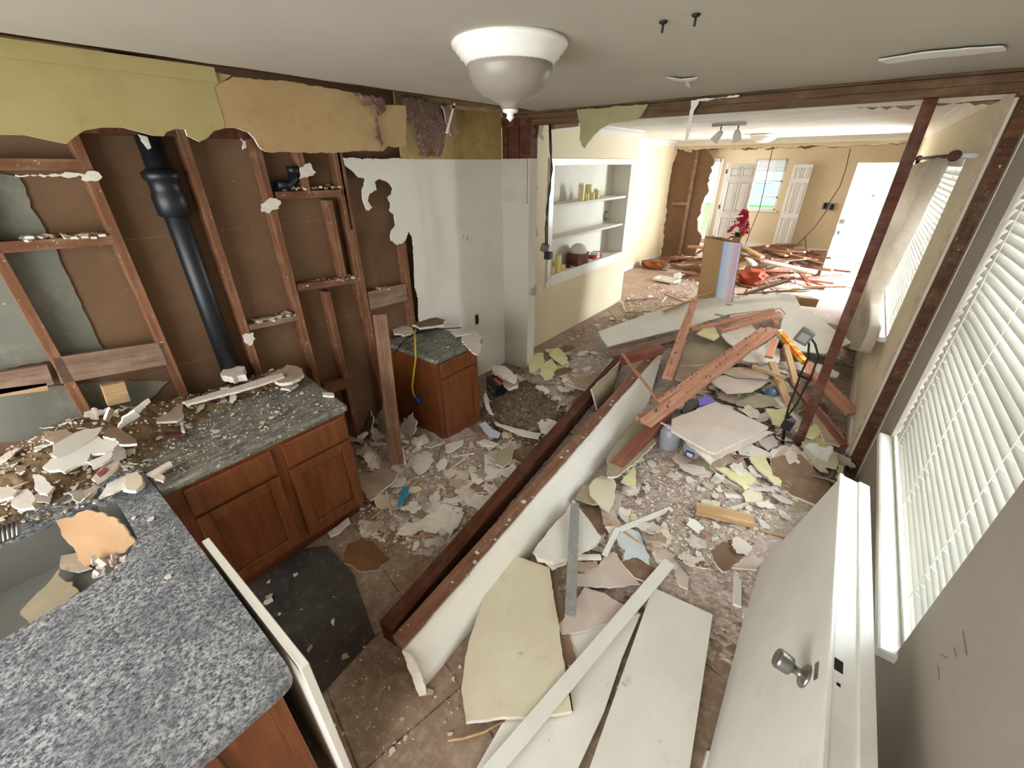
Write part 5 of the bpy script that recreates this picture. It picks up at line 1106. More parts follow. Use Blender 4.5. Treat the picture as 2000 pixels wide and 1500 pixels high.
board('red_board', P(1490, 640, z=.62), P(1290, 780, z=.37), .04, .038, 'thin red board laid along the upper side of the longest one', 'board', M_board, RB)
board('red_board', P(1524, 609, z=.58), P(1408, 642, z=.42), .05, .038, 'red board at the top right of the crossing boards', 'board', M_board, RB)
board('red_board', P(1512, 603, z=.56), P(1350, 640, z=.38), .05, .038, 'red board along the lower edge of the big white panel', 'board', M_board, RB)
board('red_board', P(1515, 660, z=.50), P(1502, 695, z=.40), .07, .03, 'short salmon board stub below the crossing boards', 'board', M_board, RB)
board('red_board', P(1244, 812, z=.24), P(1288, 803, z=.24), .05, .035, 'short bright red board stub lying against the fallen beam', 'board', M_board, RB)
board('red_board', P(1284, 777, z=.30), P(1309, 762, z=.31), .045, .03, 'little red block at the foot of the split stick', 'board', M_board, RB)
board('red_board', P(1506, 610, z=.50), P(1518, 632, z=.50), .05, .03, 'salmon board end joining the crossing boards', 'board', M_board, RB)
board('tan_board', P(1536, 672, z=.42), P(1556, 748, z=.28), .05, .035, 'pale tan board below the orange printed box', 'board', M_studl if False else M_pine, 'tan boards in the heap')
board('tan_board', P(1508, 705, z=.34), P(1546, 800, z=.12), .06, .035, 'long tan board slanting down toward the cable', 'board', M_pine, 'tan boards in the heap')
board('tan_board', P(1470, 712, z=.36), P(1535, 736, z=.30), .04, .03, 'tan board lying under the small white board', 'board', M_pine, 'tan boards in the heap')
# printed box strip
mpr, nt, bb_ = newmat('orange_print'); vv = coords(nt, (22, 10, 10)); vo = nd(nt, 'ShaderNodeTexVoronoi', Scale=1.2); nt.links.new(vv, vo.inputs['Vector']); sp_ = nd(nt, 'ShaderNodeSeparateColor'); nt.links.new(vo.outputs['Color'], sp_.inputs[0])
nt.links.new(ramp(nt, sp_.outputs[0], [(.0, 'e8641c'), (.4, 'e9a01e'), (.65, 'e6c62a'), (.9, 'efe9b0')]), bb_.inputs['Base Color'])
e = empty('printed_box', P(1546, 672, z=.42), 'long narrow orange and yellow printed box near the post', 'box')
o = board('box_body', P(1522, 642, z=.50), P(1574, 704, z=.36), .05, .05, None, None, mpr, par=e)
for (a, c, col, lb) in (((1506, 668), (1524, 690), M_black, 'dark toy-like object beneath the orange printed box'),):
    q = P(1516, 680, z=.30); o = MB().lathe([(0, 0), (.05, .01), (.06, .05), (.03, .09), (0, .1)], n=14).box((-.03, -.03, .05), (.09, .03, .08), 1).build('dark_gadget', [M_black, M_orange], loc=q); tag(o, lb, 'gadget')
q = P(1508, 768, z=.10); tag(MB().lathe([(0, 0), (.06, 0), (.06, .12), (.02, .16), (0, .16)], Matrix.Rotation(1.3, 4, 'X'), 18).build('blue_bottle', plain('pale_blue_plastic', '5d7f9c', .35), loc=q), 'pale blue plastic bottle in the hollow under the boards', 'bottle')
e = tag(scrap('purple_plastic_bag', [(1364, 782), (1378, 770), (1392, 778), (1398, 784), (1380, 790), (1366, 792)], None, None, [M_purple] * 3, z=.22, th=.02, amp=.006, n=(0, 0, 1)), 'purple plastic scrap behind the big pinkish board', 'plastic')
e = tag(scrap('dark_plastic_bag', [(1330, 800), (1345, 780), (1362, 776), (1366, 790), (1350, 802), (1335, 808)], None, None, [M_black, M_black, M_black], z=.20, th=.03, amp=.01, n=(0, 0, 1)), 'shiny black plastic bag left of the purple scrap', 'plastic bag')
# boards right of the post
board('wide_plank', P(1592, 728, z=.30), P(1668, 806, z=.16), .13, .03, 'wide brown plank sloping right to the foot of the wall', 'plank', M_board)
board('wide_plank', P(1545, 738, z=.26), P(1648, 868, z=.15), .07, .03, 'brown plank crossing behind the post foot', 'plank', M_boardd)
D([(1580, 800, .2), (1600, 795, .2), (1652, 855, .16), (1640, 872, .14), (1612, 862, .16)], .16, 'p', 'long tan paper-faced strip by the cut wall', th=.018)
board('wide_plank', P(1578, 705, z=.3), P(1590, 745, z=.24), .08, .03, 'short brown plank directly behind the post', 'plank', M_board)
board('dark_board', P(1545, 720, z=.28), P(1590, 738, z=.27), .08, .03, 'dark board in shadow left of the post', 'plank', M_beamd)
board('cardboard_block', P(1555, 578, z=.30), P(1592, 582, z=.26), .16, .12, 'brown wooden block end behind the large white panel', 'block', M_card)
board('long_lath', P(1440, 574, z=.44), P(1610, 561, z=.42), .03, .015, 'long thin lath reaching right past the front door', 'lath', M_studl, 'laths on top of the white panel')
board('long_lath', P(1360, 578, z=.42), P(1425, 560, z=.46), .04, .015, 'pale lath under the front of the picture box', 'lath', M_pine, 'laths on top of the white panel')
board('long_lath', P(1455, 572, z=.44), P(1540, 546, z=.55), .05, .03, 'brown lath rising right behind the white panel', 'lath', M_studl, 'laths on top of the white panel')
board('long_lath', P(1295, 607, z=.34), P(1378, 575, z=.42), .03, .02, 'pale lath along the far left edge of the white panel', 'lath', M_pine, 'laths on top of the white panel')
board('long_lath', P(1235, 632, z=.1), P(1345, 588, z=.2), .04, .02, 'light lath on the floor left of the white panel', 'lath', M_pine, 'laths on top of the white panel')
board('long_lath', P(1216, 608, z=.06), P(1252, 609, z=.06), .03, .02, 'short pale lath on the floor near the shelf wall', 'lath', M_pine, 'laths on top of the white panel')
rn = random.Random(91)
for i in range(26):
    a = P(rn.uniform(1200, 1420), rn.uniform(585, 640), z=.02); c_ = a + Vector((rn.uniform(.1, .7) * rn.choice((-1, 1)) * .6, rn.uniform(.1, .5), rn.uniform(0, .06))); a.z = .03
    if proj(a)[1] < 660 - (proj(a)[0] - 1150) * .27: tag(board('lath_splinter', a, c_, rn.uniform(.012, .035), .01, None, None, rn.choice([M_pine, M_gyp, M_studl]), split=.02), 'thin broken lath on the floor, %s' % where(a), 'splinter', 'laths left of the white panel')
for i in range(14):
    t = rn.random(); a = P(1300 + 250 * t, 592 - 22 * t + rn.uniform(-8, 2), z=.38); c_ = a + Vector((rn.uniform(-.35, .35), rn.uniform(-.1, .25), rn.uniform(-.02, .10)))
    tag(board('lath_splinter', a, c_, rn.uniform(.015, .04), .012, None, None, rn.choice([M_pine, M_gyp, M_studl, M_boardd]), split=.02), 'broken lath on the white panel edge, %s' % where(a), 'splinter', 'laths along the far edge of the white panel')
# floor nails / thin dark sticks at the right beyond the panel
rn = random.Random(31)
for i in range(26):
    px, py = rn.uniform(1595, 1665), rn.uniform(612, 720); a = P(px, py, z=.03); an = rn.uniform(-1.2, .2) - .4; L = rn.uniform(.15, .45)
    d_ = Vector((math.cos(an), math.sin(an), 0)) * L
    if a.x + d_.x > .40: d_.x = .40 - a.x
    if a.x > .40: continue
    tag(board('lath_splinter', a, a + d_ + Vector((0, 0, rn.uniform(0, .05))), rn.uniform(.008, .02), .008, None, None, M_studl if i % 3 else M_boardd), 'thin %s%s lath splinter %s' % ('long ' if L > .3 else 'short ', 'grey-brown' if i % 3 else 'dark red', where(a)), 'splinter', 'splinters beside the right wall')
# items on the middle of the white panel
tag(MB().box((-.05, -.02, 0), (.05, .02, .012)).build('metal_bracket', M_galv, loc=P(1404, 616, z=.31)), 'dark oblong metal plate lying on the large white panel', 'metal plate')
tag(MB().box((-.04, -.006, 0), (.04, .006, .01)).box((-.006, -.03, 0), (.006, .03, .01)).build('metal_clip', M_galv, loc=P(1424, 596, z=.355)), 'small bent metal clip on the large white panel', 'metal clip')
# ------------------------------------------------------------------ far heap of lumber in the living room
rn = random.Random(17)
heap = [((1310, 505), (1390, 503), .10, .10, M_boardd, 'dark red beam at the left end of the far lumber heap'), ((1362, 492), (1432, 458), .55, .09, M_board, 'board rising from the far heap over the picture box'),
        ((1330, 515), (1400, 540), .18, .08, M_stud, 'brown board low on the left side of the far heap'), ((1440, 500), (1495, 515), .45, .14, M_stud, 'thick brown board directly right of the picture box'),
        ((1490, 508), (1595, 530), .50, .08, M_bwhite, 'white trim board lying over the right of the far heap'), ((1502, 483), (1545, 525), .60, .11, M_board, 'pinkish board leaning high in the far heap'),
        ((1492, 495), (1512, 548), .45, .09, M_pine, 'light pine board standing in the far heap'), ((1448, 485), (1500, 478), .62, .07, M_stud, 'brown board on top of the far heap'),
        ((1448, 478), (1490, 500), .56, .07, M_pine, 'pine board angled over the top of the far heap'), ((1455, 512), (1440, 540), .25, .07, M_pine, 'short pine board at the foot of the picture box'),
        ((1520, 520), (1590, 545), .25, .08, M_stud, 'brown board low at the right of the far heap'), ((1470, 540), (1530, 555), .22, .09, M_pine, 'pale pine board low in front of the far heap'),
        ((1400, 520), (1350, 505), .25, .08, M_stud, 'brown board behind the left of the picture box'), ((1540, 500), (1580, 550), .2, .06, M_boardd, 'dark board at the right edge of the far heap'),
        ((1345, 480), (1390, 482), .15, .06, M_pine, 'light board at the foot of the brown wall opening'), ((1360, 500), (1392, 496), .3, .1, M_bwhite, 'white board end left of the picture box'),
        ((1455, 495), (1475, 515), .5, .08, M_bwhite, 'white board end right of the picture box'), ((1330, 530), (1385, 522), .14, .06, M_stud, 'brown slat low at the left of the far heap')]
for (a, c, z, wd, mt, lb) in heap:
    yy = 9.9 + rn.uniform(-.5, .4); pa, pc = P(a[0], a[1], y=yy), P(c[0], c[1], y=yy - rn.uniform(.1, .9))
    pa.z = max(pa.z, .06); pc.z = max(pc.z, .06)
    board('heap_board', pa, pc, wd * 1.0, .04, lb, 'board', mt, 'lumber in the far heap', up=(0, -.5, 1))
for i in range(120):
    q = Vector((rn.gauss(-1.3, .6), rn.gauss(9.7, .45), 0)) if i % 3 else Vector((rn.gauss(-2.7, .45), rn.gauss(9.5, .4), 0)); q.x = max(min(q.x, .0), -3.4); q.y = min(q.y, 10.3); q.z = max(hgt(q.x, q.y), 0) + rn.uniform(.02, .12)
    an = rn.uniform(-.5, .9); L = rn.uniform(.3, .9); d_ = Vector((math.cos(an) * L, math.sin(an) * L, rn.uniform(-.1, .15)))
    if q.x + d_.x > .35 or q.x + d_.x < -3.5: d_.x *= -1
    if q.y + d_.y > 10.2: d_.y *= -1
    mt, tn = rn.choice([(M_stud, 'brown'), (M_boardd, 'dark red'), (M_board, 'salmon red'), (M_pine, 'pale pine'), (M_studl, 'greyish'), (M_stud, 'brown')]); wd_ = rn.uniform(.03, .09)
    tag(board('lumber_scrap', q, q + d_, wd_, .03, None, None, mt), '%s %s%s lumber scrap %s' % ('wide' if wd_ > .06 else 'narrow', 'long ' if L > .6 else 'short ', tn, where(q + d_ / 2)), 'lumber scrap', 'lumber scraps of the far heap')
rag('orange_cloth', [(1440, 540), (1448, 535), (1470, 538), (1484, 552), (1478, 560), (1450, 560), (1440, 555)], None, 'crumpled orange-red cloth right of the picture box', 'cloth', M_orange) if False else None
q = P(1462, 552, z=.1); m_ = MB(); bmesh.ops.create_icosphere(m_.bm, subdivisions=3, radius=.2)
for v_ in m_.bm.verts: v_.co = Vector((v_.co.x * 1.3, v_.co.y * .8, v_.co.z * .7)) * (1 + .5 * noise.noise(v_.co * 9))
tag(m_.build('orange_cloth', M_orange, loc=q + Vector((0, .2, .08))), 'crumpled orange-red cloth right of the picture box', 'cloth')
q = P(1277, 520, z=.05); m_ = MB(); bmesh.ops.create_icosphere(m_.bm, subdivisions=3, radius=.16)
for v_ in m_.bm.verts: v_.co = Vector((v_.co.x * 1.6, v_.co.y, v_.co.z * .6)) * (1 + .6 * noise.noise(v_.co * 11))
tag(m_.build('brown_cloth', plain('rust_cloth', '8a5228', .9), loc=q + Vector((0, 0, .05))), 'rust-brown crumpled bundle behind the white tray', 'bundle')
# ------------------------------------------------------------------ between the cabinets and the beam
lb_top = P(742, 614, x=-2.36); lb_bot = P(776, 905, z=.10)
board('loose_board', lb_top, lb_bot, .09, .038, 'loose brown board leaning upright left of the lone cherry cabinet', 'board', M_pine if False else wood('tan_stud', '5e4230', '7e5c44', '957257', .3), up=(.75, -.6, .3), drop=False)
board('white_board_tip', P(774, 878, z=.135), P(783, 914, z=.02), .098, .048, 'white painted tip of plaster at the foot of the loose board', 'plaster', M_gyp, up=(.75, -.6, .3), drop=False)
def V3(px, key, label, d=None, **k):
    """standing or leaning sheet: every corner has its own y"""
    pts = jag(planar([P(a, c, y=y) for a, c, y in px]), .012, .03)
    o = MB().slab(pts, .01, (0, 1, 2), n=(.5, -1, .3)).build('plasterboard_piece', TOP[key], recenter=True); return tag(o, label, 'board', 'torn plaster sheets by the lone cabinet')
V3([(738, 690, 1.9), (752, 720, 1.85), (756, 800, 1.7), (768, 850, 1.62), (745, 858, 1.62), (738, 830, 1.7), (724, 790, 1.8), (740, 765, 1.82), (734, 745, 1.85), (718, 738, 1.88), (724, 715, 1.9)], 's', 'tall tattered grey-white sheet behind the loose board')
V3([(790, 816, 1.75), (804, 806, 1.76), (815, 822, 1.75), (810, 842, 1.70), (794, 860, 1.66), (778, 862, 1.66), (780, 830, 1.70)], 's', 'rounded white sheet leaning on the side of the lone cabinet')
V3([(734, 862, 1.55), (752, 856, 1.56), (768, 866, 1.52), (770, 898, 1.45), (752, 918, 1.42), (728, 908, 1.45), (740, 890, 1.5)], 's', 'curled white sheet left of the foot of the loose board')
V3([(706, 828, 1.6), (716, 800, 1.65), (728, 815, 1.62), (724, 870, 1.5), (700, 850, 1.52), (692, 842, 1.55)], 'd', 'brown paper sheet standing beside the end of the long cabinet')
D([(846, 884), (848, 898), (835, 915), (820, 926), (806, 912), (804, 898), (815, 886), (830, 880)], .07, 's', 'ragged white plaster piece in front of the lone cabinet', amp=.01)
D([(946, 886), (958, 890), (966, 906), (980, 916), (994, 912), (978, 930), (946, 936)], .06, 's', 'pointed white triangle piece left of the long timber', amp=.004)
D([(990, 916), (1008, 902), (1024, 902), (1026, 915), (1010, 935), (992, 930), (980, 924)], .07, 's', 'crumbly white shredded piece beside the white triangle', amp=.012)
D([(698, 926), (740, 922), (778, 922), (772, 938), (745, 960), (724, 976), (712, 962), (700, 948)], .06, 'p', 'brown paper-faced board in front of the end of the long cabinet')
D([(985, 905), (1000, 880), (1020, 872), (1060, 868), (1080, 858), (1060, 895), (1030, 925), (1005, 950), (985, 960), (970, 950), (990, 930)], .04, 'd', 'large brown paper sheet along the left of the long timber', th=.006)
D([(912, 938), (935, 935), (962, 942), (950, 962), (930, 962), (920, 955)], .055, 'd', 'brown scalloped scrap left of the large brown paper sheet', amp=.008)
D([(915, 918), (930, 925), (945, 938), (935, 945), (922, 940)], .065, 's', 'small white triangle above the brown scalloped scrap')
D([(960, 892), (985, 875), (1000, 866), (1004, 878), (996, 900), (982, 912), (968, 906)], .09, 'g', 'khaki folded piece behind the white triangle')
D([(898, 968), (925, 962), (960, 965), (972, 960), (985, 965), (965, 990), (940, 998), (915, 985)], .05, 's', 'spread of white torn board faces near the long timber', amp=.012)
D([(775, 1042), (790, 1022), (815, 1018), (848, 1002), (858, 978), (878, 985), (905, 1008), (895, 1028), (880, 1046), (865, 1028), (848, 1040), (825, 1032), (805, 1045)], .06, 's', 'largest ragged white sheet in the middle of the kitchen floor', amp=.012)
D([(838, 985), (860, 975), (868, 990), (850, 1002), (832, 998)], .05, 's', 'white flap above the largest ragged sheet', amp=.01)
D([(680, 1062), (705, 1050), (730, 1058), (762, 1092), (740, 1112), (700, 1115), (672, 1100)], .012, 'p', 'flat brown stain-edged paper on the floor before the cabinet', th=.004, amp=.01, mats=[dusty('rust_paper', '7d5638', '684529', amt=.1), M_gyp, M_gyp])
D([(640, 1040), (665, 1022), (680, 1010), (684, 1020), (660, 1042), (645, 1048)], .03, 's', 'white shard at the toe of the wide cherry cabinet')
D([(1050, 825), (1062, 815), (1085, 822), (1100, 830), (1098, 842), (1078, 846), (1056, 840)], .08, 's', 'white rounded plaster cake behind the long timber', amp=.008, th=.03)
D([(1058, 846), (1030, 842), (985, 830), (965, 822), (968, 828), (1020, 850), (1052, 856)], .07, 'c', 'long cream strip lying from the cabinet to the plaster cake', amp=.004, th=.015)
D([(935, 828), (948, 823), (962, 838), (978, 846), (972, 856), (955, 852), (945, 842)], .08, 'w', 'folded white label papers at the corner of the lone cabinet', th=.003, amp=.002, mats=[plain('printed_paper', 'c9ccdb', .8)] * 3)
D([(948, 762), (955, 780), (958, 798), (964, 810), (955, 806), (948, 792), (944, 775)], .12, 's', 'narrow white sliver leaning at the right of the lone cabinet')
D([(930, 862), (950, 858), (975, 866), (965, 872), (940, 870)], .06, 's', 'thin white flake below the folded papers')
D([(870, 868), (890, 862), (906, 858), (902, 868), (885, 880), (872, 882)], .09, 's', 'splintered white bundle at the front corner of the lone cabinet', amp=.006)
YP = 'yellow painted plaster pieces'
for px, z, lb in (([(1033, 712), (1045, 690), (1060, 688), (1064, 706), (1050, 722), (1036, 728)], .06, 'yellow piece at the foot of the plaster pillar'), ([(1055, 712), (1078, 700), (1088, 715), (1080, 738), (1064, 742), (1056, 730)], .07, 'largest yellow plate beside the plaster pillar'),
                  ([(1072, 690), (1090, 678), (1104, 690), (1110, 708), (1098, 712), (1082, 702)], .08, 'pointed yellow piece highest in the pillar heap'), ([(1094, 732), (1108, 728), (1112, 742), (1100, 745)], .06, 'small yellow block right of the largest yellow plate'),
                  ([(1084, 716), (1100, 710), (1112, 722), (1098, 732), (1086, 728)], .05, 'greenish yellow flake in the middle of the pillar heap')):
    D(px, z, 'y', lb, group=YP, amp=.01)
D([(1100, 745), (1125, 735), (1160, 735), (1190, 745), (1155, 765), (1130, 758)], .05, 'p', 'tan board strip reaching toward the long timber')
D([(1060, 802), (1078, 795), (1095, 790), (1090, 802), (1072, 808), (1062, 806)], .06, 'p', 'tan flake on the dirt heap edge')
D([(960, 712), (985, 715), (1010, 735), (1005, 745), (980, 735), (962, 725)], .22, 's', 'layered white plaster lump in the nook by the pillar', th=.03, amp=.008)
D([(985, 735), (1008, 740), (1012, 752), (995, 758), (982, 748)], .18, 'p', 'curled paper lump under the layered plaster in the nook', th=.03, amp=.008)
q = P(962, 772, z=.0); e = empty('black_carton', Vector((q.x, q.y, 0)), 'black carton with a red and grey top, beside the lone cabinet', 'carton', rot=(0, 0, R(-25)))
MB().box((-.10, -.02, .02), (.14, .17, .17)).build('carton_body', M_black, e, bevel=.004); MB().box((-.03, .02, .171), (.13, .06, .173)).box((-.09, .08, .171), (.12, .11, .173), 1).build('printed_top', [plain('coral_print', 'c05a50', .5), M_galv], e)
MB().box((-.06, -.0215, .07), (-.02, -.0202, .10)).box((0, -.0215, .06), (.03, -.0202, .11)).box((.05, -.0215, .07), (.09, -.0202, .10)).build('side_lettering', M_galv, e)
tag(scrap('plastic_wrapper', [(775, 985), (788, 950), (800, 952), (798, 968), (785, 985), (778, 992)], None, None, [plain('blue_film', '3f8fb8', .3)] * 3, z=.07, th=.004, amp=.006, n=(0, 0, 1)), 'crinkled blue plastic wrapper among the white plaster pieces', 'wrapper')
# yellow hose over the lone cabinet, with a blue fitting
hs = empty('yellow_hose', P(808, 700, z=.6), 'yellow gas hose with blue end hanging over the lone cabinet side', 'hose')
yh = 1.84
pts = [P(812, 642, z=.80), P(810, 652, z=.80), P(811, 672, y=yh - .03), P(812, 700, y=yh - .03), P(808, 730, y=yh - .03), P(805, 755, y=yh - .03), P(808, 770, y=yh - .03)]
seat(MB().tube(pts, .007, 10).build('hose_run', M_yel), hs)
q = P(814, 780, y=yh - .03); seat(MB().tube([q + Vector((-.03, 0, .025)), q + Vector((.02, 0, -.015))], .012, 10).tube([q + Vector((.0, -.0, -.03)), q + Vector((.035, 0, .01))], .014, 10).build('blue_fitting', M_blue), hs)
seat(MB().tube([P(805, 768, y=yh - .03), P(812, 776, y=yh - .03)], .011, 10).build('silver_nut', M_steel), hs)
tag(MB().tube([P(770, 690, z=.79), P(790, 665, z=.80), P(812, 650, z=.80), P(850, 643, z=.80), P(900, 640, z=.785)], .005, 8).build('loose_cable', M_cable, recenter=True), 'thin black cable lying across the small granite top', 'cable')
D([(905, 650), (925, 645), (940, 655), (938, 685), (930, 692), (915, 680), (902, 665)], .785, 's', 'torn white plaster hanging over the small granite top corner', amp=.01)
D([(880, 648), (905, 645), (915, 652), (890, 656)], .79, 's', 'small white flake on the front of the small granite top')
D([(800, 630), (850, 620), (870, 625), (865, 634), (820, 640)], .83, 'd', 'greyish slab lying on the back of the small granite top', th=.02)
D([(764, 640), (778, 632), (800, 638), (810, 648), (790, 655), (770, 652)], .80, 's', 'pale crumbs plate at the back left of the small granite top', amp=.012)
# ------------------------------------------------------------------ on the long worktop
WG = 'plaster pieces on the granite worktop'
def Wt(px, z, key, label, **k): return D(px, z, key, label, group=WG, **k)
Wt([(104, 868, 1.0), (135, 850, 1.0), (165, 838, .99), (180, 838, .98), (200, 834, .97), (185, 855, .96), (160, 872, .96), (110, 895, .96), (100, 888, .98)], .98, 'w', 'largest smooth white flap on the worktop heap', amp=.003)
Wt([(82, 912), (100, 895), (150, 872), (190, 850), (200, 858), (222, 852), (238, 854), (225, 872), (205, 884), (175, 885), (170, 900), (150, 908), (125, 922), (92, 918)], .955, 'w', 'large speckled white sheet just below the smooth flap', amp=.008)
Wt([(170, 902), (200, 890), (218, 882), (216, 895), (200, 905), (180, 914)], .95, 'w', 'narrow white shard right of the speckled white sheet')
Wt([(178, 935), (195, 915), (215, 900), (232, 896), (228, 912), (208, 930), (188, 944)], .93, 'k', 'curled pink-white scrap with a red inside on worktop')
Wt([(188, 925), (205, 912), (208, 920), (194, 931)], .935, 's', 'red painted patch of plaster inside the curled scrap', th=.004, mats=[plain('red_paint', '9c4a44', .7)] * 3)
Wt([(86, 842), (130, 838), (142, 845), (120, 862), (105, 868), (88, 858)], .99, 'p', 'tan paper piece behind the smooth white flap')
Wt([(200, 852), (212, 835), (232, 836), (262, 858), (266, 866), (240, 868), (225, 856)], .98, 'd', 'brown paper piece on top of the worktop heap')
Wt([(64, 926), (80, 928), (105, 950), (92, 966), (75, 962), (68, 945)], .93, 'w', 'white cracked scrap left of the curled pink scrap')
Wt([(208, 945), (240, 930), (262, 922), (276, 930), (280, 948), (262, 960), (238, 952), (205, 966), (192, 972)], .885, 'w', 'white flat shard at the inner corner of the worktop')
Wt([(244, 925), (270, 921), (279, 945), (265, 958), (246, 950)], .90, 'c', 'rounded cream flake at the inner corner of the worktop', amp=.006)
Wt([(285, 926), (310, 912), (332, 900), (336, 906), (320, 916), (296, 930)], .89, 's', 'long white shard pointing right near the cabinet corner')
Wt([(308, 924), (322, 930), (318, 940), (300, 934)], .88, 'c', 'cream chip overhanging the cabinet corner')
Wt([(25, 965), (50, 955), (65, 968), (66, 990), (40, 994), (20, 985)], .92, 's', 'square pale plaster plate near the sink at far left')
Wt([(-5, 950), (20, 950), (34, 958), (25, 968), (-5, 978)], .93, 's', 'pale plate at the very left edge of the photo')
Wt([(300, 790), (355, 786), (358, 812), (345, 822), (305, 824)], .905, 'p', 'square tan board chip standing on the worktop')
Wt([(262, 800, 1.0), (290, 778, 1.02), (294, 785, 1.0), (250, 828, .95), (238, 830, .95)], .98, 's', 'slanted long plaster shard behind the square tan chip')
Wt([(238, 815, 1.0), (262, 800, 1.02), (272, 808, .98), (235, 835, .94), (228, 832, .95)], .96, 'k', 'pinkish slanted shard left of the square tan chip')
Wt([(200, 818, 1.0), (212, 795, 1.05), (218, 798, 1.03), (208, 822, .98)], .98, 's', 'upright little white chip at the back of the heap')
Wt([(355, 785), (420, 765), (460, 755), (500, 742), (550, 728), (555, 735), (505, 752), (462, 765), (420, 775), (362, 790)], .93, 's', 'row of flat white strips along the back of the worktop', amp=.004)
Wt([(435, 718), (455, 712), (478, 716), (480, 732), (455, 738), (432, 732)], .95, 's', 'white lumpy chunk next to the foot of the drain pipe', amp=.01, th=.04)
Wt([(520, 735), (560, 712), (590, 720), (592, 732), (570, 745), (545, 748)], .92, 'p', 'curled tan chunk at the far back corner of worktop', amp=.01, th=.02)
Wt([(550, 752), (575, 742), (582, 750), (566, 762), (548, 758)], .885, 'p', 'small tan tile-like chip on the worktop end')
Wt([(630, 766), (652, 768), (652, 773), (630, 772)], .86, 's', 'tiny white stick near the right end of the worktop')
Wt([(318, 842), (355, 842), (357, 848), (322, 850)], .875, 's', 'dark red narrow strip on the worktop', mats=[plain('maroon_paint', '5e2a28', .7)] * 3)
Wt([(350, 825), (358, 818), (360, 842), (354, 842)], .885, 's', 'thin white upright chip beside the dark red strip')
rn = random.Random(77)
# fragments in the sink
e1 = scrap('plasterboard_piece', [Vector(p) for p in (P(92, 1018, z=.86), P(180, 995, z=.86), P(235, 1012, z=.84), P(255, 1060, z=.80), P(240, 1080, z=.76), P(178, 1105, z=.70), P(120, 1045, z=.80))], 'large tan paper-backed board standing in the sink', 'board', [M_beige if False else dusty('tan_paper', 'b8946e', 'a9855f', amt=.15), M_gyp, M_bwhite], n=(0, -1, 1), amp=.006)
e2 = scrap('plasterboard_piece', [P(40, 1195, z=.66), P(60, 1165, z=.68), P(120, 1112, z=.68), P(118, 1128, z=.67), P(140, 1135, z=.68), P(150, 1152, z=.68), P(120, 1185, z=.66), P(60, 1225, z=.65)], 'olive-yellow torn board at the bottom of the sink', 'board', [M_bgreen, M_gyp, M_paper], n=(0, 0, 1), amp=.006)
e3 = scrap('plasterboard_piece', [P(118, 1085, z=.68), P(150, 1080, z=.68), P(178, 1108, z=.68), P(150, 1118, z=.67), P(118, 1110, z=.67)], 'tan scrap between the two boards in the sink', 'board', [M_paper, M_gyp, M_paper], n=(0, 0, 1), amp=.006)
b_ = MB()
for i in range(30):
    q = P(rn.uniform(182, 262), rn.uniform(1068, 1108), z=.74) + Vector((0, 0, rn.uniform(-.05, .02))); s_ = rn.uniform(.008, .02); b_.box((-s_, -s_ * .7, -s_ * .4), (s_, s_ * .7, s_ * .4), i % 2, Matrix.Translation(q) @ Matrix.Rotation(rn.uniform(0, 6), 4, 'X') @ Matrix.Rotation(rn.uniform(0, 6), 4, 'Z'))
tag(b_.build('sink_crumbs', [M_gyp, M_pink]), 'crumbled plaster lumps in the right corner of the sink', 'crumbs', kind='stuff')
e = empty('faucet_spray', P(12, 1042, z=.87), 'crumpled shiny metal fitting at the left edge of the sink', 'faucet')
b_ = MB()
for k in range(6): b_.tube([(-.06, -.02 + k * .014, .01), (0, -.02 + k * .012, .03), (.05, -.03 + k * .011, .0)], .006, 8)
b_.build('metal_ribs', M_steel, e)
# ------------------------------------------------------------------ small fragments, individual
def fragmesh(name, s, kind, seed):
    rn = random.Random(seed); n = rn.randint(4, 7); b = MB(); pts = []
    el = rn.uniform(.45, 1)
    for k in range(n):
        a = 2 * math.pi * (k + rn.uniform(-.3, .3)) / n; r = rn.uniform(.6, 1.1); pts.append(Vector((r * math.cos(a), r * math.sin(a) * el, rn.uniform(-.05, .05))))
    b.slab(jag(pts, .09, .35, rn=rn), .16 if kind == 'chip' else .10, (0, 1, 2), n=(0, 0, 1))
    me = bpy.data.meshes.new(name); b.bm.to_mesh(me); b.bm.free(); return me
CHM = [fragmesh('plaster_fragment', 1, 'chip', i) for i in range(26)]
for i, me in enumerate(CHM):
    for mt in ([M_chip[i % 3], M_chip[0], M_paper], [M_chip[0], M_chip[0], M_chip[1]])[i % 2]: me.materials.append(mt)
CHS = [fragmesh('board_scrap', 1, 'scrap', 100 + i) for i in range(20)]
for i, me in enumerate(CHS):
    for mt in (TOP['p'], TOP['k'], TOP['s'], TOP['d'], TOP['w'], TOP['c'], TOP['g'])[i % 7]: me.materials.append(mt)
CHW = []
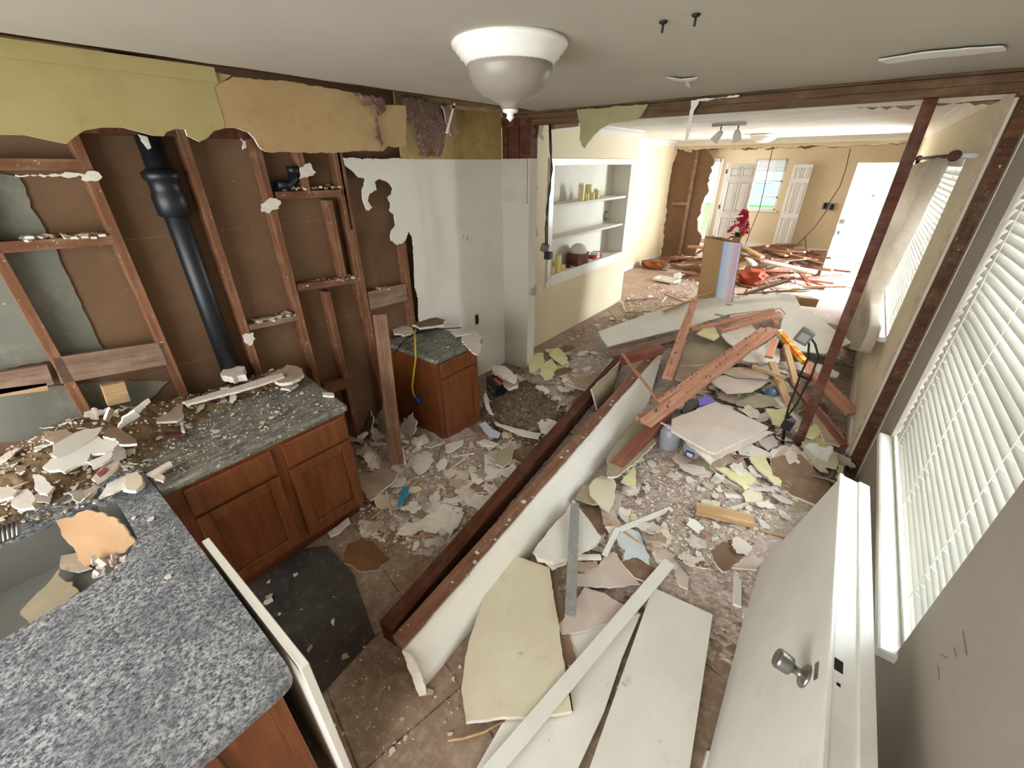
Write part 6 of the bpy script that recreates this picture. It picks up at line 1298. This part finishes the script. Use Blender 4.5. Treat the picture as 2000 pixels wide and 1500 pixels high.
for i in range(16):
    rn = random.Random(300 + i); n = rn.randint(6, 10); pts = []; el = rn.uniform(.5, 1)
    for k in range(n):
        a = 2 * math.pi * (k + rn.uniform(-.3, .3)) / n; q_ = rn.uniform(.45, 1.15); pts.append(Vector((q_ * math.cos(a), q_ * math.sin(a) * el, 0)))
    mb_ = MB().slab(jag(pts, .10, .22, rn=rn), .10, (0, 1, 2), n=(0, 0, 1)); kx, ky = rn.uniform(-.2, .55), rn.uniform(-.2, .3)
    bmesh.ops.triangulate(mb_.bm, faces=mb_.bm.faces[:]); bmesh.ops.subdivide_edges(mb_.bm, edges=mb_.bm.edges[:], cuts=1)
    for v_ in mb_.bm.verts: v_.co.z += kx * v_.co.x ** 2 + ky * v_.co.y * v_.co.x + .12 * noise.noise(v_.co * 2.2 + Vector((i, 0, 0)))
    me = bpy.data.meshes.new('torn_sheet'); mb_.bm.to_mesh(me); mb_.bm.free()
    for mt in ([M_gyp, M_gyp, M_paper], [M_chip[0], M_gyp, M_paper], [M_pink, M_gyp, M_gyp], [M_chip[1], M_gyp, M_paper])[i % 4]: me.materials.append(mt)
    CHW.append(me)
CHY = [fragmesh('yellow_fragment', 1, 'scrap', 200 + i) for i in range(6)]
for me in CHY:
    for mt in TOP['y']: me.materials.append(mt)
for i, me in enumerate(CHM): me['tone'] = ('white', 'cream', 'tan')[i % 3] if i % 2 == 0 else 'white'
for i, me in enumerate(CHS): me['tone'] = ('tan', 'pinkish', 'chalk-white', 'dark brown', 'painted white', 'cream', 'khaki')[i % 7]
for i, me in enumerate(CHW): me['tone'] = ('white', 'off-white', 'pinkish', 'cream')[i % 4]
for me in CHY: me['tone'] = 'yellow'
def inpoly(px, py, poly):
    c = False; n = len(poly)
    for i in range(n):
        x0, y0 = poly[i]; x1, y1 = poly[(i + 1) % n]
        if (y0 > py) != (y1 > py) and px < (x1 - x0) * (py - y0) / (y1 - y0) + x0: c = not c
    return c
USED = {}
def scatter(poly, cnt_, meshes, smin, smax, name, label, cat, group, zf, tilt=.35, seed=0, sthick=1.0, lift=.004):
    rn = random.Random(seed); xs = [p[0] for p in poly]; ys = [p[1] for p in poly]; k = 0; tr = 0
    while k < cnt_ and tr < cnt_ * 40:
        tr += 1; px, py = rn.uniform(min(xs), max(xs)), rn.uniform(min(ys), max(ys))
        if not inpoly(px, py, poly): continue
        q = P(px, py, z=zf(None, None)); z = max(zf(q.x, q.y), zf(None, None) - .02)
        s_ = smin + (smax - smin) * rn.random() ** 2.2
        o = bpy.data.objects.new(name, rn.choice(meshes)); C.objects.link(o)
        ti = tilt * rn.random() ; az = rn.uniform(0, 6.28)
        o.matrix_world = Matrix.Translation((q.x, q.y, z + lift + s_ * (.1 + .6 * math.sin(ti)))) @ Matrix.Rotation(az, 4, 'Z') @ Matrix.Rotation(ti, 4, 'X') @ Matrix.Rotation(rn.uniform(0, 6.28), 4, 'Z') @ Matrix.Diagonal((s_, s_, max(s_ * sthick, .022 if s_ > .03 else s_ * .6), 1))
        sz = 'tiny' if s_ < .013 else ('small' if s_ < .025 else ('palm-sized' if s_ < .05 else ('large' if s_ < .085 else 'broad')))
        fl_ = 'tilted ' if ti > .22 else ''
        noun = {'plaster_fragment': 'plaster fragment', 'plaster_chip': 'plaster chip', 'board_scrap': 'board scrap', 'torn_sheet': 'torn curling plaster sheet', 'yellow_fragment': 'plaster fragment'}[name]
        lb_ = '%s %s%s %s %s' % (sz, fl_, o.data.get('tone', 'pale'), noun, where(o.matrix_world.translation))
        if USED.setdefault(lb_, group) != group: lb_ = lb_.replace(' curling', '') + ', among ' + group
        if len(lb_.split()) > 16: lb_ = lb_.replace('tilted ', '').replace('close ', '').replace(', among ', ', with ')
        if len(lb_.split()) > 16: lb_ = ' '.join(w_ for w_ in lb_.split() if w_ != 'the')
        tag(o, lb_, cat, group); k += 1
def hf(x, y): return 0.02 if x is None else max(hgt(x, y), 0.0)
def hc(x, y): return ZT if x is None else max(cnt(x, y), ZT)
midL = [(700, 930), (740, 860), (800, 880), (900, 870), (960, 850), (1060, 800), (1130, 790), (1080, 870), (950, 1010), (850, 1080), (700, 1040)]
midR = [(1170, 950), (1230, 900), (1300, 900), (1400, 950), (1500, 940), (1560, 1000), (1480, 1080), (1400, 1120), (1280, 1110), (1190, 1100), (1130, 1120), (1120, 1060)]
heapR = [(1320, 900), (1440, 790), (1540, 780), (1600, 760), (1650, 860), (1630, 950), (1560, 990), (1450, 980), (1350, 940)]
corner_ = [(960, 740), (1040, 730), (1080, 680), (1160, 690), (1230, 690), (1150, 770), (1080, 840), (960, 860)]
liv = [(1180, 610), (1260, 560), (1330, 530), (1380, 560), (1300, 600), (1230, 640), (1170, 640), (1080, 680)]
nearF = [(490, 1160), (620, 1060), (760, 1020), (860, 1060), (740, 1230), (900, 1300), (900, 1460), (640, 1490), (600, 1350)]
hidden = [(1300, 740), (1420, 700), (1560, 740), (1520, 830), (1380, 800), (1300, 800)]
PF = 'plaster_fragment'
L_ = 'broken plaster fragment on the floor between %s'
scatter(midL, 95, CHM, .015, .055, PF, L_ % 'the cherry cabinets and the long dark timber', 'plaster', 'plaster fragments left of the beam', hf, seed=1)
scatter(midL, 46, CHS, .04, .10, 'board_scrap', 'torn plasterboard scrap between the cherry cabinets and the long dark timber', 'board', 'board scraps left of the beam', hf, .3, seed=2, sthick=.3)
scatter(midR, 80, CHM, .012, .05, PF, L_ % 'the fallen beam and the fallen door', 'plaster', 'plaster fragments right of the beam', hf, seed=3)
scatter(midR, 34, CHS, .04, .10, 'board_scrap', 'torn plasterboard scrap between the fallen beam and the fallen door', 'board', 'board scraps right of the beam', hf, .25, seed=4, sthick=.3)
scatter(heapR, 70, CHS, .06, .17, 'board_scrap', 'torn plasterboard scrap in the heap around the post foot', 'board', 'board scraps around the post', hf, .6, seed=5, sthick=.25)
scatter(heapR, 18, CHY, .04, .12, 'yellow_fragment', 'small yellow painted plaster fragment in the heap around the post foot', 'plaster', 'yellow fragments around the post', hf, .5, seed=6, sthick=.25)
scatter(corner_, 40, CHS, .05, .15, 'board_scrap', 'torn plasterboard scrap on the floor beyond the lone cherry cabinet', 'board', 'board scraps by the plaster pillar', hf, .3, seed=7, sthick=.25)
scatter(corner_, 34, CHM, .02, .06, PF, 'broken plaster fragment on the floor beyond the lone cherry cabinet', 'plaster', 'plaster fragments by the plaster pillar', hf, seed=8)
scatter(liv, 46, CHM, .02, .07, PF, 'broken plaster fragment on the living room floor by the shelf wall', 'plaster', 'plaster fragments in the living room', hf, seed=9)
scatter([(1270, 505), (1310, 495), (1370, 500), (1350, 520), (1290, 530)], 30, CHS, .06, .16, 'board_scrap', 'torn plasterboard scrap at the foot of the brown wall opening', 'board', 'board scraps by the brown opening', hf, .4, seed=10, sthick=.3)
scatter(nearF, 45, CHM, .006, .028, 'plaster_chip', 'small plaster chip on the bare floor in the foreground', 'plaster', 'plaster chips on the bare floor', lambda x, y: 0.0, .2, seed=11)
scatter(hidden, 70, CHS, .06, .15, 'board_scrap', 'torn plasterboard scrap in the hollow under the crossing red boards', 'board', 'board scraps under the red boards', lambda x, y: .08 if x is None else max(hgt(x, y), .0) + .03, .4, seed=12, sthick=.25)
cnt1 = [(0, 900), (90, 850), (230, 820), (380, 770), (540, 730), (590, 745), (430, 800), (350, 860), (280, 930), (200, 985), (100, 1010), (0, 1030)]
scatter(cnt1, 90, CHM, .010, .045, PF, 'plaster fragment in the heap along the back of the granite worktop', 'plaster', 'plaster fragments on the worktop heap', hc, .7, seed=13)
scatter([(300, 900), (420, 820), (600, 750), (665, 790), (420, 890), (330, 930)], 40, CHM, .005, .020, 'plaster_chip', 'small plaster chip scattered on the open part of the worktop', 'plaster', 'plaster chips on the open worktop', lambda x, y: ZT, .3, seed=14)
scatter([(250, 975), (330, 1020), (340, 1150), (300, 1200), (270, 1100)], 8, CHM, .005, .016, 'plaster_chip', 'tiny white plaster chip on the clean granite peninsula', 'plaster', 'plaster chips on the peninsula', lambda x, y: ZT, .3, seed=15)
scatter([(765, 645), (800, 630), (930, 650), (930, 665), (870, 690), (800, 672)], 26, CHM, .006, .024, 'plaster_chip', 'plaster chip on the small granite top of the lone cabinet', 'plaster', 'plaster chips on the small granite top', lambda x, y: zs + .037, .4, seed=16)
scatter([(1060, 1180), (1240, 1220), (1340, 1300), (1300, 1480), (1060, 1480), (960, 1300)], 14, CHM, .006, .018, 'plaster_chip', 'small plaster chip resting on the foreground boards', 'plaster', 'plaster chips on the foreground boards', lambda x, y: .068, .1, seed=18)
scatter(midL, 62, CHW, .04, .11, 'torn_sheet', 'torn curling plaster sheet piece between the cherry cabinets and the long dark timber', 'plaster', 'torn sheets left of the beam', hf, .35, seed=21, sthick=.7)
scatter(midR, 40, CHW, .04, .10, 'torn_sheet', 'torn curling plaster sheet piece between the fallen beam and the fallen door', 'plaster', 'torn sheets right of the beam', hf, .3, seed=22, sthick=.7)
scatter(heapR, 40, CHW, .05, .15, 'torn_sheet', 'torn curling plaster sheet piece in the heap around the post foot', 'plaster', 'torn sheets around the post', hf, .5, seed=23, sthick=.7)
scatter(corner_, 26, CHW, .05, .13, 'torn_sheet', 'torn curling plaster sheet piece on the floor beyond the lone cherry cabinet', 'plaster', 'torn sheets by the plaster pillar', hf, .3, seed=24, sthick=.7)
scatter([(690, 800), (740, 760), (800, 840), (800, 900), (700, 930)], 22, CHW, .05, .12, 'torn_sheet', 'torn curling plaster sheet piece beside the foot of the loose board', 'plaster', 'torn sheets at the loose board', hf, .8, seed=25, sthick=.7)
scatter(cnt1, 34, CHW, .02, .07, 'torn_sheet', 'torn curling plaster sheet piece in the heap on the granite worktop', 'plaster', 'torn sheets on the worktop', hc, .8, seed=26, sthick=.7)
# chips along the beam top
for i in range(22):
    t = rnd.random(); p = N2.lerp(N1, rnd.uniform(.3, 1)).lerp(F2.lerp(F1, rnd.uniform(.2, .9)), t); s_ = rnd.uniform(.006, .02)
    o = bpy.data.objects.new('plaster_chip', rnd.choice(CHM)); C.objects.link(o); o.matrix_world = Matrix.Translation(p + Vector((0, 0, .005))) @ Matrix.Rotation(rnd.uniform(0, 6), 4, 'Z') @ Matrix.Scale(s_, 4); tag(o, '%s plaster chip on top of the fallen beam, %s' % (o.data['tone'], where(p)), 'plaster', 'plaster chips on the beam')
# splinters
M_spl = [(M_gyp, 'white'), (M_pine, 'pale'), (M_studl, 'grey-brown'), (M_board, 'reddish')]
rn = random.Random(55)
for poly, n_, lb, gp in ((midL, 22, 'thin pale splinter on the kitchen floor left of the fallen beam', 'splinters left of the beam'), (midR, 8, 'thin pale splinter on the kitchen floor right of the fallen beam', 'splinters right of the beam'), (heapR, 14, 'thin splinter in the heap around the post foot', 'splinters around the post'), (liv, 16, 'thin splinter on the living room floor by the shelf wall', 'splinters in the living room')):
    k = 0
    while k < n_:
        px, py = rn.uniform(min(p[0] for p in poly), max(p[0] for p in poly)), rn.uniform(min(p[1] for p in poly), max(p[1] for p in poly))
        if not inpoly(px, py, poly): continue
        q = P(px, py, z=.04); an = rn.uniform(0, 3.14); L = rn.uniform(.08, .3); q.z = max(hgt(q.x, q.y), 0) + .02
        tag(board('wood_splinter', q, q + Vector((math.cos(an) * L, math.sin(an) * L, rn.uniform(-.01, .03))), rn.uniform(.006, .018), .007, None, None, M_spl[k % 4][0], bevel=0), 'thin %s%s splinter lying %s' % ('long ' if L > .19 else 'short ', M_spl[k % 4][1], where(q)), 'splinter', gp); k += 1
# crumbs nobody could count
def crumbs(name, polys, zf, label, seed):
    rn = random.Random(seed); b = MB()
    for poly, n_, s0, s1 in polys:
        k = 0
        while k < n_:
            px, py = rn.uniform(min(p[0] for p in poly), max(p[0] for p in poly)), rn.uniform(min(p[1] for p in poly), max(p[1] for p in poly))
            if not inpoly(px, py, poly): continue
            q = P(px, py, z=zf(None, None)); z = zf(q.x, q.y); s_ = s0 + (s1 - s0) * rn.random() ** 2
            M = Matrix.Translation((q.x, q.y, z + s_ * .3)) @ Matrix.Rotation(rn.uniform(0, 6), 4, 'Z') @ Matrix.Rotation(rn.uniform(-.5, .5), 4, 'X')
            a = s_ * rn.uniform(.5, 1); c_ = s_ * rn.uniform(.3, .8); t = s_ * .35; mi = rn.choice((0, 0, 1, 2))
            v = [b.bm.verts.new(M @ Vector(p)) for p in ((-a, -c_ * .6, -t), (a, -c_, -t), (a * .7, c_, -t), (-a * .8, c_ * .7, -t), (-a * .7, -c_ * .5, t), (a * .8, -c_ * .7, t), (a * .5, c_ * .8, t), (-a * .6, c_ * .6, t))]
            for f in ((4, 5, 6, 7), (0, 1, 5, 4), (1, 2, 6, 5), (2, 3, 7, 6), (3, 0, 4, 7)): b.bm.faces.new([v[i] for i in f]).material_index = mi
            k += 1
    return tag(b.build(name, M_chip), label, 'rubble', kind='stuff')
crumbs('floor_crumbs', [(midL, 1700, .004, .018), (midR, 2200, .004, .016), (heapR, 900, .006, .024), (corner_, 900, .006, .02), (liv, 500, .008, .03), (nearF, 330, .002, .007), ([(1190, 1150), (1270, 1150), (1180, 1240), (1130, 1260)], 60, .004, .012), ([(1270, 640), (1600, 560), (1660, 700), (1560, 820)], 500, .006, .02)], hf, 'tiny plaster crumbs scattered over the floor', 61)
crumbs('worktop_crumbs', [(cnt1, 1100, .003, .012), ([(300, 900), (420, 800), (600, 740), (668, 790), (420, 895), (330, 935)], 330, .002, .007)], hc, 'tiny plaster crumbs scattered over the granite worktop', 62)
for i, (a, c, w_) in enumerate((((45, 468), (205, 460), 26), ((592, 556), (690, 541), 26), ((497, 630), (575, 612), 18), ((735, 565), (790, 558), 12), ((545, 370), (670, 366), 14))):
    b_ = MB(); pa, pc = P(*a, x=XL - .04), P(*c, x=XL - .04)
    for k in range(w_ * 3):
        t = rn.random(); q = pa.lerp(pc, t) + Vector((rn.uniform(-.04, .04), 0, rn.uniform(-.004, .012) )); s_ = rn.uniform(.004, .014)
        b_.box((-s_, -s_, -s_ * .4), (s_, s_ * .6, s_ * .4), k % 3, Matrix.Translation(q) @ Matrix.Rotation(rn.uniform(0, 6), 4, 'Z') @ Matrix.Rotation(rn.uniform(-.6, .6), 4, 'X'))
    tag(b_.build('block_crumbs', M_chip), 'plaster crumbs heaped on a cross block between the studs', 'rubble', kind='stuff')
